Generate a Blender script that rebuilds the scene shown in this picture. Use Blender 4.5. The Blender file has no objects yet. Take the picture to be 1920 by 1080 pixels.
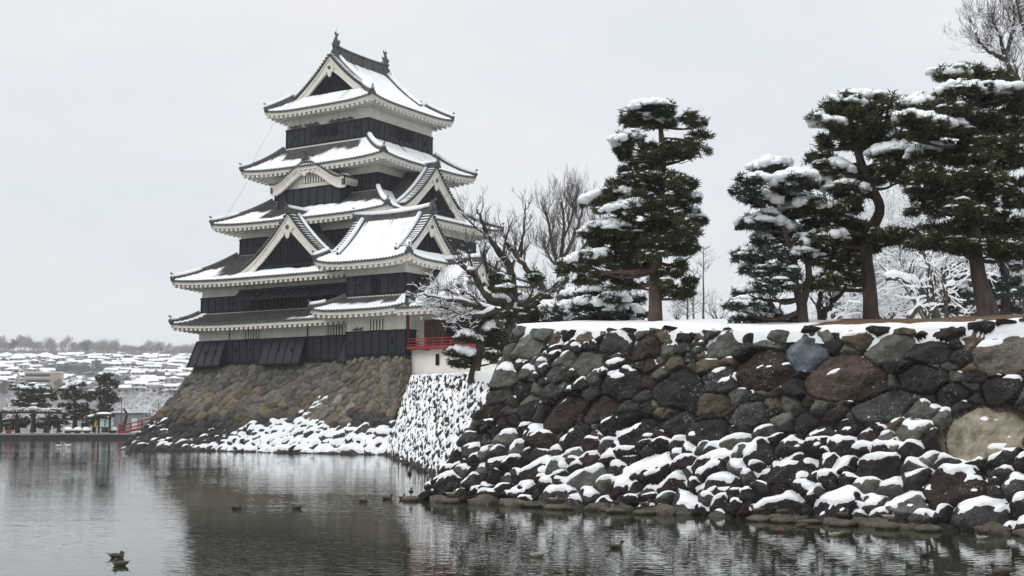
import bpy, math, random
import numpy as np
from mathutils import Vector, Matrix
R = math.radians
rng = np.random.default_rng(11)
random.seed(5)
scene = bpy.context.scene
COL = scene.collection

# ------------------------------------------------------------------ camera
EYE = 2.4
FPX = 2396.0                    # focal length in pixels of the 1920 px wide photograph
PITCH = R(5.956)
cam_data = bpy.data.cameras.new('camera')
cam = bpy.data.objects.new('camera', cam_data)
COL.objects.link(cam)
cam_data.sensor_width = 36.0
cam_data.lens = FPX * 36.0 / 1920.0
cam_data.clip_start = 0.1
cam_data.clip_end = 9000.0
cam.location = (0, 0, EYE)
cam.rotation_euler = (R(90) + PITCH, 0, 0)
scene.camera = cam

# ------------------------------------------------------------------ sky, sun, exposure
SUN_EL, SUN_AZ = R(42), R(-58)          # azimuth from +Y towards +X, the sun stands to the left
world = bpy.data.worlds.new("World")
scene.world = world
world.use_nodes = True
wt = world.node_tree
wt.nodes.clear()


def wn(t, **kw):
    n = wt.nodes.new(t)
    for k, v in kw.items():
        setattr(n, k, v)
    return n


sky = wn('ShaderNodeTexSky', sky_type='NISHITA')
sky.sun_disc = False
sky.sun_elevation = SUN_EL
sky.sun_rotation = SUN_AZ
bg_sky = wn('ShaderNodeBackground')
bg_sky.inputs['Strength'].default_value = 0.05
wt.links.new(sky.outputs[0], bg_sky.inputs['Color'])
tc = wn('ShaderNodeTexCoord')
sep = wn('ShaderNodeSeparateXYZ')
wt.links.new(tc.outputs['Generated'], sep.inputs[0])
ramp = wn('ShaderNodeValToRGB')              # overcast: the zenith is brighter than the horizon
ramp.color_ramp.elements[0].position = 0.0
ramp.color_ramp.elements[0].color = (0.66, 0.71, 0.76, 1)
ramp.color_ramp.elements[1].position = 1.0
ramp.color_ramp.elements[1].color = (1.42, 1.44, 1.48, 1)
e = ramp.color_ramp.elements.new(0.10); e.color = (0.69, 0.715, 0.75, 1)
e = ramp.color_ramp.elements.new(0.35); e.color = (0.735, 0.742, 0.765, 1)
e = ramp.color_ramp.elements.new(0.6); e.color = (1.02, 1.03, 1.05, 1)
wt.links.new(sep.outputs['Z'], ramp.inputs[0])
mp = wn('ShaderNodeMapping')
mp.inputs['Scale'].default_value = (1.0, 1.0, 2.6)
wt.links.new(tc.outputs['Generated'], mp.inputs[0])
nz = wn('ShaderNodeTexNoise')
nz.inputs['Scale'].default_value = 3.1
nz.inputs['Detail'].default_value = 5.0
nz.inputs['Roughness'].default_value = 0.55
wt.links.new(mp.outputs[0], nz.inputs['Vector'])
cr = wn('ShaderNodeValToRGB')
cr.color_ramp.elements[0].position = 0.36
cr.color_ramp.elements[0].color = (0.935, 0.972, 1.0, 1)
cr.color_ramp.elements[1].position = 0.62
cr.color_ramp.elements[1].color = (1.045, 1.03, 1.02, 1)
wt.links.new(nz.outputs[0], cr.inputs[0])
mx = wn('ShaderNodeMix', data_type='RGBA', blend_type='MULTIPLY')
mx.inputs[0].default_value = 1.0
wt.links.new(ramp.outputs[0], mx.inputs[6])
wt.links.new(cr.outputs[0], mx.inputs[7])
bg_cloud = wn('ShaderNodeBackground')
bg_cloud.inputs['Strength'].default_value = 1.22
wt.links.new(mx.outputs[2], bg_cloud.inputs['Color'])
addsh = wn('ShaderNodeMixShader')
addsh.inputs[0].default_value = 0.93
wt.links.new(bg_sky.outputs[0], addsh.inputs[1])
wt.links.new(bg_cloud.outputs[0], addsh.inputs[2])
wo = wn('ShaderNodeOutputWorld')
wt.links.new(addsh.outputs[0], wo.inputs['Surface'])

sun_data = bpy.data.lights.new('sun', 'SUN')
sun_data.energy = 1.0
sun_data.angle = R(25)
sun_data.color = (1.0, 0.97, 0.92)
sun = bpy.data.objects.new('sun', sun_data)
COL.objects.link(sun)
_sd = Vector((math.sin(SUN_AZ) * math.cos(SUN_EL), -abs(math.cos(SUN_AZ)) * math.cos(SUN_EL), math.sin(SUN_EL)))
sun.rotation_euler = _sd.to_track_quat('Z', 'Y').to_euler()
sky.sun_rotation = math.atan2(_sd.x, _sd.y)

scene.view_settings.view_transform = 'Standard'
scene.view_settings.look = 'None'
scene.view_settings.exposure = 0.0
scene.view_settings.gamma = 1.0
scene.cycles.volume_bounces = 2
scene.cycles.max_bounces = 8


# ------------------------------------------------------------------ helpers
def proj(P):
    X, Y, Z = P[0], P[1], P[2] - EYE
    d = Y * math.cos(PITCH) + Z * math.sin(PITCH)
    u = -Y * math.sin(PITCH) + Z * math.cos(PITCH)
    return 960 + FPX * X / d, 540 - FPX * u / d


def at(px, py, Y):
    """the point at distance Y in front of the camera seen at pixel (px, py) of the photograph"""
    a = (px - 960) / FPX
    b = (540 - py) / FPX
    r = (a, math.cos(PITCH) - b * math.sin(PITCH), math.sin(PITCH) + b * math.cos(PITCH))
    t = Y / r[1]
    return np.array([r[0] * t, Y, EYE + r[2] * t])


def onz(px, py, z):
    a = (px - 960) / FPX
    b = (540 - py) / FPX
    r = (a, math.cos(PITCH) - b * math.sin(PITCH), math.sin(PITCH) + b * math.cos(PITCH))
    t = (z - EYE) / r[2]
    return np.array([r[0] * t, r[1] * t, z])


def smooth(a, b, x):
    t = np.clip((x - a) / (b - a), 0, 1)
    return t * t * (3 - 2 * t)


class Noise:
    def __init__(s, seed):
        s.g = np.random.default_rng(seed).random((64, 64))

    def __call__(s, x, y):
        x = np.asarray(x, float); y = np.asarray(y, float)
        xi = np.floor(x).astype(int); yi = np.floor(y).astype(int)
        fx = x - xi; fy = y - yi
        fx = fx * fx * (3 - 2 * fx); fy = fy * fy * (3 - 2 * fy)
        g = s.g
        a = g[xi % 64, yi % 64]; b = g[(xi + 1) % 64, yi % 64]
        c = g[xi % 64, (yi + 1) % 64]; d = g[(xi + 1) % 64, (yi + 1) % 64]
        return (a * (1 - fx) + b * fx) * (1 - fy) + (c * (1 - fx) + d * fx) * fy - 0.5

    def fbm(s, x, y, n=4):
        v = 0; w = 1.0
        for k in range(n):
            v = v + w * s(x * 2 ** k + 17.3 * k, y * 2 ** k + 9.1 * k); w *= 0.5
        return v


N1, N2, N3, N4 = Noise(1), Noise(2), Noise(3), Noise(4)


class MB:
    """collects verts and faces of ONE mesh object"""

    def __init__(s):
        s.v = []; s.f = []; s.m = []; s.n = 0; s.cm = 0

    def add(s, verts, faces, mat=None):
        verts = np.asarray(verts, float).reshape(-1, 3)
        o = s.n
        s.v.append(verts); s.n += len(verts)
        mi = s.cm if mat is None else mat
        for f in faces:
            s.f.append(tuple(int(i) + o for i in f)); s.m.append(mi)
        return s

    def grid(s, P, mask=None, flip=False, closed=False):
        """P[h, w, 3]"""
        h, w = P.shape[:2]
        idx = np.arange(h * w).reshape(h, w)
        if closed:
            idx = np.concatenate([idx, idx[:, :1]], 1)
        a, b, c, d = idx[:-1, :-1], idx[:-1, 1:], idx[1:, 1:], idx[1:, :-1]
        q = np.stack([a, b, c, d] if not flip else [d, c, b, a], -1)
        q = q[mask] if mask is not None else q.reshape(-1, 4)
        return s.add(P.reshape(-1, 3), q)

    def hexa(s, c):
        """8 corners: bottom 4 ccw, top 4 ccw"""
        return s.add(c, [(3, 2, 1, 0), (4, 5, 6, 7), (0, 1, 5, 4), (1, 2, 6, 5), (2, 3, 7, 6), (3, 0, 4, 7)])

    def box(s, x0, x1, y0, y1, z0, z1):
        return s.hexa([(x0, y0, z0), (x1, y0, z0), (x1, y1, z0), (x0, y1, z0), (x0, y0, z1), (x1, y0, z1), (x1, y1, z1), (x0, y1, z1)])

    def obox(s, p, ex, ey, ez, lx, ly, lz):
        """oriented box: p = centre of the bottom face"""
        p, ex, ey, ez = (np.asarray(k, float) for k in (p, ex, ey, ez))
        c = [p + ex * a * lx / 2 + ey * b * ly / 2 for a, b in ((-1, -1), (1, -1), (1, 1), (-1, 1))]
        return s.hexa(c + [k + ez * lz for k in c])

    def tube(s, pts, rad, n=6, cap=True, closed_end=False):
        pts = np.asarray(pts, float)
        k = len(pts)
        rad = np.broadcast_to(np.asarray(rad, float), (k,))
        d = np.gradient(pts, axis=0)
        d /= np.maximum(np.linalg.norm(d, axis=1, keepdims=True), 1e-9)
        ref = np.array([0, 0, 1.0]) if abs(d[:, 2]).mean() < 0.9 else np.array([1.0, 0, 0])
        u = np.cross(d, ref); u /= np.maximum(np.linalg.norm(u, axis=1, keepdims=True), 1e-9)
        w = np.cross(u, d)
        ang = np.arange(n) * 2 * np.pi / n
        P = pts[:, None] + rad[:, None, None] * (np.cos(ang)[None, :, None] * u[:, None] + np.sin(ang)[None, :, None] * w[:, None])
        o = s.n
        s.grid(P, closed=True)
        if cap:
            s.f.append(tuple(o + i for i in range(n))); s.m.append(s.cm)
            s.f.append(tuple(o + (k - 1) * n + i for i in range(n - 1, -1, -1))); s.m.append(s.cm)
        return s

    def sweep(s, pts, prof, up=(0, 0, 1), cap=True):
        """profile (list of (side, up)) swept along a polyline, kept upright"""
        pts = np.asarray(pts, float); prof = np.asarray(prof, float)
        d = np.gradient(pts, axis=0); d /= np.linalg.norm(d, axis=1, keepdims=True)
        up = np.asarray(up, float)
        u = np.cross(d, up); u /= np.linalg.norm(u, axis=1, keepdims=True)
        w = np.cross(u, d)
        P = pts[:, None] + prof[None, :, 0, None] * u[:, None] + prof[None, :, 1, None] * w[:, None]
        o = s.n; n = len(prof); k = len(pts)
        s.grid(P, closed=True)
        if cap:
            s.f.append(tuple(o + i for i in range(n))); s.m.append(s.cm)
            s.f.append(tuple(o + (k - 1) * n + i for i in range(n - 1, -1, -1))); s.m.append(s.cm)
        return s

    def prism(s, poly, off):
        """polygon (3-d points) extruded by vector off"""
        poly = np.asarray(poly, float); off = np.asarray(off, float)
        n = len(poly)
        fs = [tuple(range(n - 1, -1, -1)), tuple(range(n, 2 * n))] + [(i, (i + 1) % n, n + (i + 1) % n, n + i) for i in range(n)]
        return s.add(np.concatenate([poly, poly + off]), fs)

    def blob(s, c, r, ns=8, nr=5, nz=0.15, seed=0, flat=False):
        """a lumpy ellipsoid"""
        c = np.asarray(c, float); r = np.broadcast_to(np.asarray(r, float), (3,))
        th = np.linspace(0.02, np.pi - 0.02, nr + 1)[:, None]; ph = (np.arange(ns) * 2 * np.pi / ns)[None]
        k = 1 + nz * 2 * N1(np.sin(th) * np.cos(ph) * 1.7 + seed * 3.1 + 20, np.sin(th) * np.sin(ph) * 1.7 + np.cos(th) * 1.3 + seed * 1.7 + 20)
        z = np.cos(th) * np.ones_like(ph)
        if flat:
            z = np.where(z < 0, z * 0.25, z)
        P = np.stack([np.sin(th) * np.cos(ph) * k * r[0], np.sin(th) * np.sin(ph) * k * r[1], z * k * r[2]], -1) + c
        return s.grid(P, closed=True, flip=True)

    def build(s, name, mats, parent=None, sm=False, cols=None):
        me = bpy.data.meshes.new(name)
        V = np.concatenate(s.v) if s.v else np.zeros((0, 3))
        me.vertices.add(len(V)); me.vertices.foreach_set('co', V.ravel())
        ls = np.array([len(f) for f in s.f], int)
        me.loops.add(int(ls.sum())); me.polygons.add(len(ls))
        me.loops.foreach_set('vertex_index', np.fromiter((i for f in s.f for i in f), int, int(ls.sum())))
        st = np.concatenate([[0], np.cumsum(ls)[:-1]]) if len(ls) else np.zeros(0, int)
        me.polygons.foreach_set('loop_start', st)
        me.polygons.foreach_set('material_index', np.array(s.m, int))
        me.polygons.foreach_set('use_smooth', np.full(len(ls), bool(sm)))
        for m in (mats if isinstance(mats, (list, tuple)) else [mats]):
            me.materials.append(m)
        if cols is not None:
            at_ = me.color_attributes.new('Col', 'FLOAT_COLOR', 'POINT')
            c4 = np.ones((len(V), 4)); c4[:, :3] = cols
            at_.data.foreach_set('color', c4.ravel())
        me.update(); me.validate()
        o = bpy.data.objects.new(name, me)
        COL.objects.link(o)
        if parent is not None:
            o.parent = parent
        return o


def fast_grid_obj(name, V, Q, mat, parent=None, sm=True, cols=None):
    """a mesh from a vertex array and a quad array"""
    me = bpy.data.meshes.new(name)
    used = np.unique(Q)
    remap = np.zeros(len(V), int); remap[used] = np.arange(len(used))
    V2 = V[used]; Q2 = remap[Q]
    me.vertices.add(len(V2)); me.vertices.foreach_set('co', V2.ravel())
    me.loops.add(Q2.size); me.polygons.add(len(Q2))
    me.loops.foreach_set('vertex_index', Q2.ravel())
    me.polygons.foreach_set('loop_start', np.arange(len(Q2)) * Q2.shape[1])
    me.polygons.foreach_set('use_smooth', np.full(len(Q2), bool(sm)))
    me.materials.append(mat)
    if cols is not None:
        at_ = me.color_attributes.new('Col', 'FLOAT_COLOR', 'POINT')
        c4 = np.ones((len(V2), 4)); c4[:, :3] = cols[used]
        at_.data.foreach_set('color', c4.ravel())
    me.update(); me.validate()
    o = bpy.data.objects.new(name, me); COL.objects.link(o)
    if parent is not None:
        o.parent = parent
    return o


def tag(o, label=None, cat=None, group=None, kind=None):
    for k, v in (('label', label), ('category', cat), ('group', group), ('kind', kind)):
        if v:
            o[k] = v
    return o


def empty(name, loc=(0, 0, 0), rz=0.0, label=None, cat=None, group=None):
    o = bpy.data.objects.new(name, None)
    COL.objects.link(o)
    o.location = loc; o.rotation_euler = (0, 0, rz); o.empty_display_size = 0.3
    return tag(o, label, cat, group)


def kids(o):
    return [c for c in bpy.data.objects if c.parent == o]


def copy_tree(o, parent=None):
    c = o.copy(); COL.objects.link(c)
    if parent is not None:
        c.parent = parent
    for ch in kids(o):
        copy_tree(ch, c)
    return c


# ------------------------------------------------------------------ materials
def mat(name, col, rough=0.8, var=0.0, vscale=3.0, bump=0.0, bscale=12.0, col2=None, spec=0.3, attr=False, coords='Object', stretch=None, detail=5):
    m = bpy.data.materials.new(name); m.use_nodes = True
    t = m.node_tree; b = t.nodes['Principled BSDF']
    b.inputs['Roughness'].default_value = rough
    b.inputs['Specular IOR Level'].default_value = spec
    tcn = t.nodes.new('ShaderNodeTexCoord')
    src = tcn.outputs[coords]
    if stretch:
        mpn = t.nodes.new('ShaderNodeMapping'); mpn.inputs['Scale'].default_value = stretch
        t.links.new(src, mpn.inputs[0]); src = mpn.outputs[0]
    base = None
    if attr:
        a = t.nodes.new('ShaderNodeVertexColor'); a.layer_name = 'Col'
        base = a.outputs[0]
    if col2 is not None:
        n = t.nodes.new('ShaderNodeTexNoise'); n.inputs['Scale'].default_value = vscale; n.inputs['Detail'].default_value = detail
        n.inputs['Roughness'].default_value = 0.62
        t.links.new(src, n.inputs['Vector'])
        r = t.nodes.new('ShaderNodeValToRGB')
        r.color_ramp.elements[0].position = 0.5 - 0.22 + var; r.color_ramp.elements[1].position = 0.5 + 0.22 + var
        r.color_ramp.elements[0].color = (*col, 1); r.color_ramp.elements[1].color = (*col2, 1)
        t.links.new(n.outputs[0], r.inputs[0])
        if base is not None:
            mm = t.nodes.new('ShaderNodeMix'); mm.data_type = 'RGBA'; mm.blend_type = 'MULTIPLY'; mm.inputs[0].default_value = 1
            t.links.new(base, mm.inputs[6]); t.links.new(r.outputs[0], mm.inputs[7]); base = mm.outputs[2]
        else:
            base = r.outputs[0]
    if base is not None:
        t.links.new(base, b.inputs['Base Color'])
    else:
        b.inputs['Base Color'].default_value = (*col, 1)
    if bump:
        n = t.nodes.new('ShaderNodeTexNoise'); n.inputs['Scale'].default_value = bscale; n.inputs['Detail'].default_value = 6
        t.links.new(src, n.inputs['Vector'])
        bp = t.nodes.new('ShaderNodeBump'); bp.inputs['Strength'].default_value = 1.0; bp.inputs['Distance'].default_value = bump
        t.links.new(n.outputs[0], bp.inputs['Height']); t.links.new(bp.outputs[0], b.inputs['Normal'])
    return m


M = {}
M['snow'] = mat('snow', (0.85, 0.86, 0.885), 0.8, bump=0.045, bscale=7.0, spec=0.25, col2=(0.90, 0.91, 0.92), vscale=0.7)
M['plaster'] = mat('plaster', (0.62, 0.585, 0.52), 0.9, bump=0.004, bscale=3, col2=(0.79, 0.76, 0.70), vscale=1.1, var=-0.06, stretch=(1, 1, 0.35))
M['trim'] = mat('white_trim', (0.66, 0.625, 0.55), 0.85, col2=(0.80, 0.77, 0.70), vscale=2.0)
M['board'] = mat('black_board', (0.007, 0.009, 0.014), 0.5, col2=(0.015, 0.018, 0.026), vscale=1.5, bump=0.006, bscale=4, stretch=(0.4, 0.4, 9), spec=0.25)
M['batten'] = mat('black_batten', (0.003, 0.004, 0.006), 0.55, col2=(0.008, 0.009, 0.013), vscale=2.0, spec=0.15)
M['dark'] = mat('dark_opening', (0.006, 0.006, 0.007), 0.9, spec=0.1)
M['tile'] = mat('roof_tile', (0.030, 0.031, 0.031), 0.6, col2=(0.095, 0.092, 0.086), vscale=2.2, bump=0.01, bscale=10, spec=0.4)
M['tile_end'] = mat('tile_end', (0.045, 0.060, 0.062), 0.55, col2=(0.09, 0.11, 0.11), vscale=3.0, spec=0.4)
M['bronze'] = mat('ridge_fish_bronze', (0.050, 0.052, 0.056), 0.55, col2=(0.09, 0.095, 0.10), vscale=8)
M['red'] = mat('vermilion_paint', (0.23, 0.022, 0.024), 0.5, col2=(0.31, 0.036, 0.036), vscale=3.0)
M['redwood'] = mat('red_brown_wood', (0.060, 0.024, 0.020), 0.65, col2=(0.11, 0.042, 0.034), vscale=3, stretch=(1, 1, 0.3))
M['brownwood'] = mat('brown_wood', (0.028, 0.015, 0.013), 0.7, col2=(0.055, 0.028, 0.022), vscale=3)
M['stone'] = mat('wall_stone', (0.50, 0.48, 0.46), 0.85, attr=True, col2=(1.45, 1.45, 1.42), vscale=3.4, bump=0.075, bscale=8.0, spec=0.25, detail=10)
M['bark'] = mat('pine_bark', (0.030, 0.022, 0.019), 0.9, col2=(0.105, 0.078, 0.066), vscale=7, bump=0.05, bscale=9, stretch=(1, 1, 0.22))
M['redbark'] = mat('red_pine_bark', (0.050, 0.030, 0.025), 0.9, col2=(0.125, 0.080, 0.066), vscale=6, bump=0.03, bscale=8, stretch=(1, 1, 0.35))
M['barebark'] = mat('bare_tree_bark', (0.030, 0.024, 0.021), 0.9, col2=(0.095, 0.080, 0.062), vscale=4, bump=0.03, bscale=7)
M['twig'] = mat('twig_bark', (0.040, 0.033, 0.030), 0.9, col2=(0.085, 0.073, 0.066), vscale=3)
M['needle'] = mat('pine_needles', (0.014, 0.023, 0.014), 0.7, col2=(0.088, 0.096, 0.034), vscale=0.9, spec=0.2)
M['needle2'] = mat('frosted_pine_needles', (0.022, 0.032, 0.026), 0.7, col2=(0.070, 0.084, 0.060), vscale=1.6, spec=0.2)
M['soil'] = mat('bare_earth', (0.085, 0.050, 0.024), 0.95, col2=(0.17, 0.105, 0.055), vscale=3.5, bump=0.05, bscale=9)


def nodes_of(m):
    return m.node_tree, m.node_tree.nodes['Principled BSDF']


def add_speckle(m, scale, thr, col, amount=0.8):
    """pale lichen specks with a shape of their own"""
    t, b = nodes_of(m)
    src = b.inputs['Base Color'].links[0].from_socket
    tcn = t.nodes.new('ShaderNodeTexCoord')
    n = t.nodes.new('ShaderNodeTexNoise'); n.inputs['Scale'].default_value = scale; n.inputs['Detail'].default_value = 3
    t.links.new(tcn.outputs['Object'], n.inputs['Vector'])
    n2 = t.nodes.new('ShaderNodeTexNoise'); n2.inputs['Scale'].default_value = scale * 0.06
    t.links.new(tcn.outputs['Object'], n2.inputs['Vector'])
    ad = t.nodes.new('ShaderNodeMath'); ad.operation = 'MULTIPLY_ADD'; ad.inputs[1].default_value = 0.35
    t.links.new(n2.outputs[0], ad.inputs[0]); t.links.new(n.outputs[0], ad.inputs[2])
    r = t.nodes.new('ShaderNodeMapRange'); r.inputs['From Min'].default_value = thr; r.inputs['From Max'].default_value = thr + 0.03
    r.inputs['To Max'].default_value = amount
    t.links.new(ad.outputs[0], r.inputs['Value'])
    mm = t.nodes.new('ShaderNodeMix'); mm.data_type = 'RGBA'
    t.links.new(r.outputs[0], mm.inputs[0]); t.links.new(src, mm.inputs[6]); mm.inputs[7].default_value = (*col, 1)
    t.links.new(mm.outputs[2], b.inputs['Base Color'])


add_speckle(M['stone'], 22, 0.84, (0.36, 0.37, 0.35), 0.6)
add_speckle(M['stone'], 5, 0.88, (0.20, 0.21, 0.185), 0.55)

# water: dark green, ruffled by a light wind
m = bpy.data.materials.new('moat_water'); m.use_nodes = True; M['water'] = m
t, b = nodes_of(m)
b.inputs['Base Color'].default_value = (0.020, 0.025, 0.014, 1)
b.inputs['Roughness'].default_value = 0.015
b.inputs['IOR'].default_value = 1.33
b.inputs['Specular IOR Level'].default_value = 0.5
tcn = t.nodes.new('ShaderNodeTexCoord')
hs = []
for sc, st, am in ((3.0, (1.0, 1.7, 1), 0.034), (9.0, (1.0, 1.5, 1), 0.005), (0.45, (1, 1.6, 1), 0.045)):
    mpn = t.nodes.new('ShaderNodeMapping'); mpn.inputs['Scale'].default_value = st
    t.links.new(tcn.outputs['Object'], mpn.inputs[0])
    n = t.nodes.new('ShaderNodeTexNoise'); n.inputs['Scale'].default_value = sc; n.inputs['Detail'].default_value = 1.2
    t.links.new(mpn.outputs[0], n.inputs['Vector'])
    mu = t.nodes.new('ShaderNodeMath'); mu.operation = 'MULTIPLY'; mu.inputs[1].default_value = am
    t.links.new(n.outputs[0], mu.inputs[0]); hs.append(mu.outputs[0])
a1 = t.nodes.new('ShaderNodeMath'); t.links.new(hs[0], a1.inputs[0]); t.links.new(hs[1], a1.inputs[1])
a2 = t.nodes.new('ShaderNodeMath'); t.links.new(a1.outputs[0], a2.inputs[0]); t.links.new(hs[2], a2.inputs[1])
# calmer and rougher patches of water
n = t.nodes.new('ShaderNodeTexNoise'); n.inputs['Scale'].default_value = 0.11; n.inputs['Detail'].default_value = 2
t.links.new(tcn.outputs['Object'], n.inputs['Vector'])
mr = t.nodes.new('ShaderNodeMapRange'); mr.inputs['From Min'].default_value = 0.35; mr.inputs['From Max'].default_value = 0.65
mr.inputs['To Min'].default_value = 0.35; mr.inputs['To Max'].default_value = 1.0
t.links.new(n.outputs[0], mr.inputs['Value'])
bp = t.nodes.new('ShaderNodeBump'); bp.inputs['Distance'].default_value = 0.20
t.links.new(mr.outputs[0], bp.inputs['Strength'])
t.links.new(a2.outputs[0], bp.inputs['Height']); t.links.new(bp.outputs[0], b.inputs['Normal'])

# ================================================================== castle frame
CYAW = R(-32.37)
CC = np.array([-13.78, 114.0])
CUX = np.array([math.cos(CYAW), math.sin(CYAW)])
CUY = np.array([-math.sin(CYAW), math.cos(CYAW)])


def LW(x, y, z):
    g = CC + CUX * x + CUY * y
    return np.array([g[0], g[1], z])


# ================================================================== masonry walls
def blur(A, k, axis):
    if k < 1:
        return A
    pad = [(0, 0)] * A.ndim; pad[axis] = (k, k)
    B = np.pad(A, pad, mode='edge')
    c = np.cumsum(B, axis=axis)
    z = np.zeros_like(np.take(c, [0], axis=axis)); c = np.concatenate([z, c], axis)
    n = A.shape[axis]; w = 2 * k + 1
    return (np.take(c, range(w, n + w), axis=axis) - np.take(c, range(0, n), axis=axis)) / w


def masonry(bot, top, ztop, prof, step, rmin, rmax, seed, colf, snowf, specials=(), aniso=1.3, depth=0.22, rough=0.05, under=0.10,
            facet=0.35, snow_t=0.13, bigfrac=0.2, snow_blur=2, jit=0.10, thr=(0.40, 0.72), relief=None, topvar=0.0, sn_noise=(0.22, 0.9), edge_w=0.13, offs=(-0.05, 0.09), shear=0.0):
    """a battered rubble wall: returns base grid, stone surface, snow surface, cell ids"""
    g = np.random.default_rng(seed)
    bot = np.asarray(bot, float); top = np.asarray(top, float); ztop = np.asarray(ztop, float)
    segl = np.linalg.norm(np.diff((bot + top) / 2, axis=0), axis=1)
    knots = np.concatenate([[0], np.cumsum(segl)]); L = knots[-1]
    nu = int(L / step) + 1
    u = np.linspace(0, L, nu)
    hz = float(ztop.max()); bat = float(np.linalg.norm(bot - top, axis=1).mean())
    LV = math.hypot(hz, bat * 0.8)
    nv = int(LV * (1 + under) / step) + 1
    vf = np.linspace(-under, 1, nv)
    B = np.stack([np.interp(u, knots, bot[:, k]) for k in (0, 1)], -1)
    T = np.stack([np.interp(u, knots, top[:, k]) for k in (0, 1)], -1)
    Z = np.interp(u, knots, ztop)
    pv = np.interp(vf, [p[0] for p in prof], [p[1] for p in prof])
    pv = np.where(vf < 0, vf * 1.2, pv)
    P = np.zeros((nv, nu, 3))
    P[..., :2] = B[None] + (T - B)[None] * pv[:, None, None]
    P[..., 2] = Z[None] * vf[:, None]
    Nn = np.cross(np.gradient(P, axis=1), np.gradient(P, axis=0))
    Nn /= np.linalg.norm(Nn, axis=2, keepdims=True)
    kb = max(1, int(0.35 / step))
    Nn = blur(blur(Nn, kb, 1), kb, 0); Nn /= np.linalg.norm(Nn, axis=2, keepdims=True)
    UU, VV = np.meshgrid(u, vf * LV)
    # seeds
    S = []
    for s in specials:
        d = proj_grid(P, s[0], s[1])
        S.append((UU.ravel()[d], VV.ravel()[d], s[2], s[3] if len(s) > 3 else None))
    tries = 0
    while tries < 9000:
        tries += 1
        big = g.random() < bigfrac and tries < 3000
        r = g.uniform(rmax * 0.75, rmax) if big else g.uniform(rmin, rmin + (rmax - rmin) * 0.5)
        if tries > 4500:
            r = rmin * g.uniform(0.6, 1.1)
        x = g.uniform(-0.3, L + 0.3); y = g.uniform(-under * LV - 0.1, LV + 0.1)
        ok = True
        for (a, b_, q, _c) in S:
            if math.hypot((x - a) / aniso, y - b_) < (r + q) * 0.80:
                ok = False; break
        if ok:
            S.append((x, y, r, None))
    sx = np.array([s[0] for s in S]); sy = np.array([s[1] for s in S]); sr = np.array([s[2] for s in S])
    wx = UU + jit * 2.0 * N1.fbm(UU * 1.3 + seed, VV * 1.3, 3); wy = VV + jit * 2.0 * N2.fbm(UU * 1.3, VV * 1.3 + seed, 3)
    wx0, wy0, sx0, sy0 = wx, wy, sx, sy
    if shear:
        wx = wx - shear * wy; sx = sx - shear * sy
    d1 = np.full(UU.shape, 1e9); d2 = np.full(UU.shape, 1e9)
    i1 = np.zeros(UU.shape, int); i2 = np.zeros(UU.shape, int)
    for k in range(len(S)):
        d = ((wx - sx[k]) / aniso) ** 2 + (wy - sy[k]) ** 2 - sr[k] ** 2
        c1 = d < d1
        c2 = (~c1) & (d < d2)
        d2 = np.where(c1, d1, np.where(c2, d, d2)); i2 = np.where(c1, i1, np.where(c2, k, i2))
        d1 = np.where(c1, d, d1); i1 = np.where(c1, k, i1)
    sep = np.sqrt(((sx[i1] - sx[i2]) / aniso) ** 2 + (sy[i1] - sy[i2]) ** 2) + 1e-6
    ed = (d2 - d1) / (2 * sep)
    wr = np.minimum(edge_w, 0.4 * sr[i1])
    e1 = np.clip(ed / wr, 0, 1)
    H = depth * (np.sqrt(1 - (1 - e1) ** 2) - 1)
    rx = (wx - sx[i1]); ry = (wy - sy[i1])
    fac = np.full(UU.shape, 1e9)
    for k in range(5):
        ax = g.uniform(-facet, facet, len(S)); ay = g.uniform(-facet, facet * 0.6, len(S)); c = g.uniform(0, 0.10, len(S))
        fac = np.minimum(fac, c[i1] * np.minimum(1, sr[i1] * 2) + ax[i1] * rx + ay[i1] * ry)
    off = g.uniform(offs[0], offs[1], len(S))
    H = H + fac + off[i1] + rough * (N3.fbm(UU * 2.8 + 3, VV * 2.8 + 7, 5)) * 1.6
    H = np.where(ed < 0.012, H - 0.10, H)
    if relief is not None:
        H = H * relief(VV / LV)
    P2 = P + Nn * H[..., None]
    if topvar:
        P2[..., 2] += (g.uniform(-1, 1, len(S)) * topvar)[i1] * smooth(0.86, 0.97, VV / LV)
    cols = np.array([S[k][3] if S[k][3] is not None else colf(S[k][0] / L, S[k][1] / LV, g) for k in range(len(S))])
    C = cols[i1]
    # snow lying on what faces up
    Pb = blur(blur(P2, 1, 0), 1, 1)
    N2_ = np.cross(np.gradient(Pb, axis=1), np.gradient(Pb, axis=0))
    N2_ /= np.linalg.norm(N2_, axis=2, keepdims=True) + 1e-9
    nzz = blur(blur(N2_[..., 2], 1, 0), 1, 1)
    bias = snowf(UU / L, VV / LV)
    amt = smooth(thr[0], thr[1], nzz + bias + sn_noise[0] * N4.fbm(UU * sn_noise[1] + seed, VV * sn_noise[1] * 1.2, 4))
    amt = blur(blur(amt, 1, 0), 1, 1)
    amt = np.where(P2[..., 2] < 0.07, 0, amt)
    Ps = blur(blur(P2, snow_blur, 0), snow_blur, 1)
    th = snow_t * np.sqrt(np.clip(amt, 0, 1)) * (1 + 0.5 * N2.fbm(UU * 2, VV * 2, 2))
    SN = np.maximum(Ps[..., 2:3] * 0, 0) + Ps + Nn * (th * 0.75)[..., None] + np.array([0, 0, 1.0]) * (th * 0.65)[..., None] - Nn * 0.05
    idx = np.arange(nu * nv).reshape(nv, nu)
    Q = np.stack([idx[:-1, :-1], idx[:-1, 1:], idx[1:, 1:], idx[1:, :-1]], -1)
    cell = i1[:-1, :-1]
    sm_ = (amt[:-1, :-1] + amt[1:, :-1] + amt[:-1, 1:] + amt[1:, 1:]) > 0.10
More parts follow.
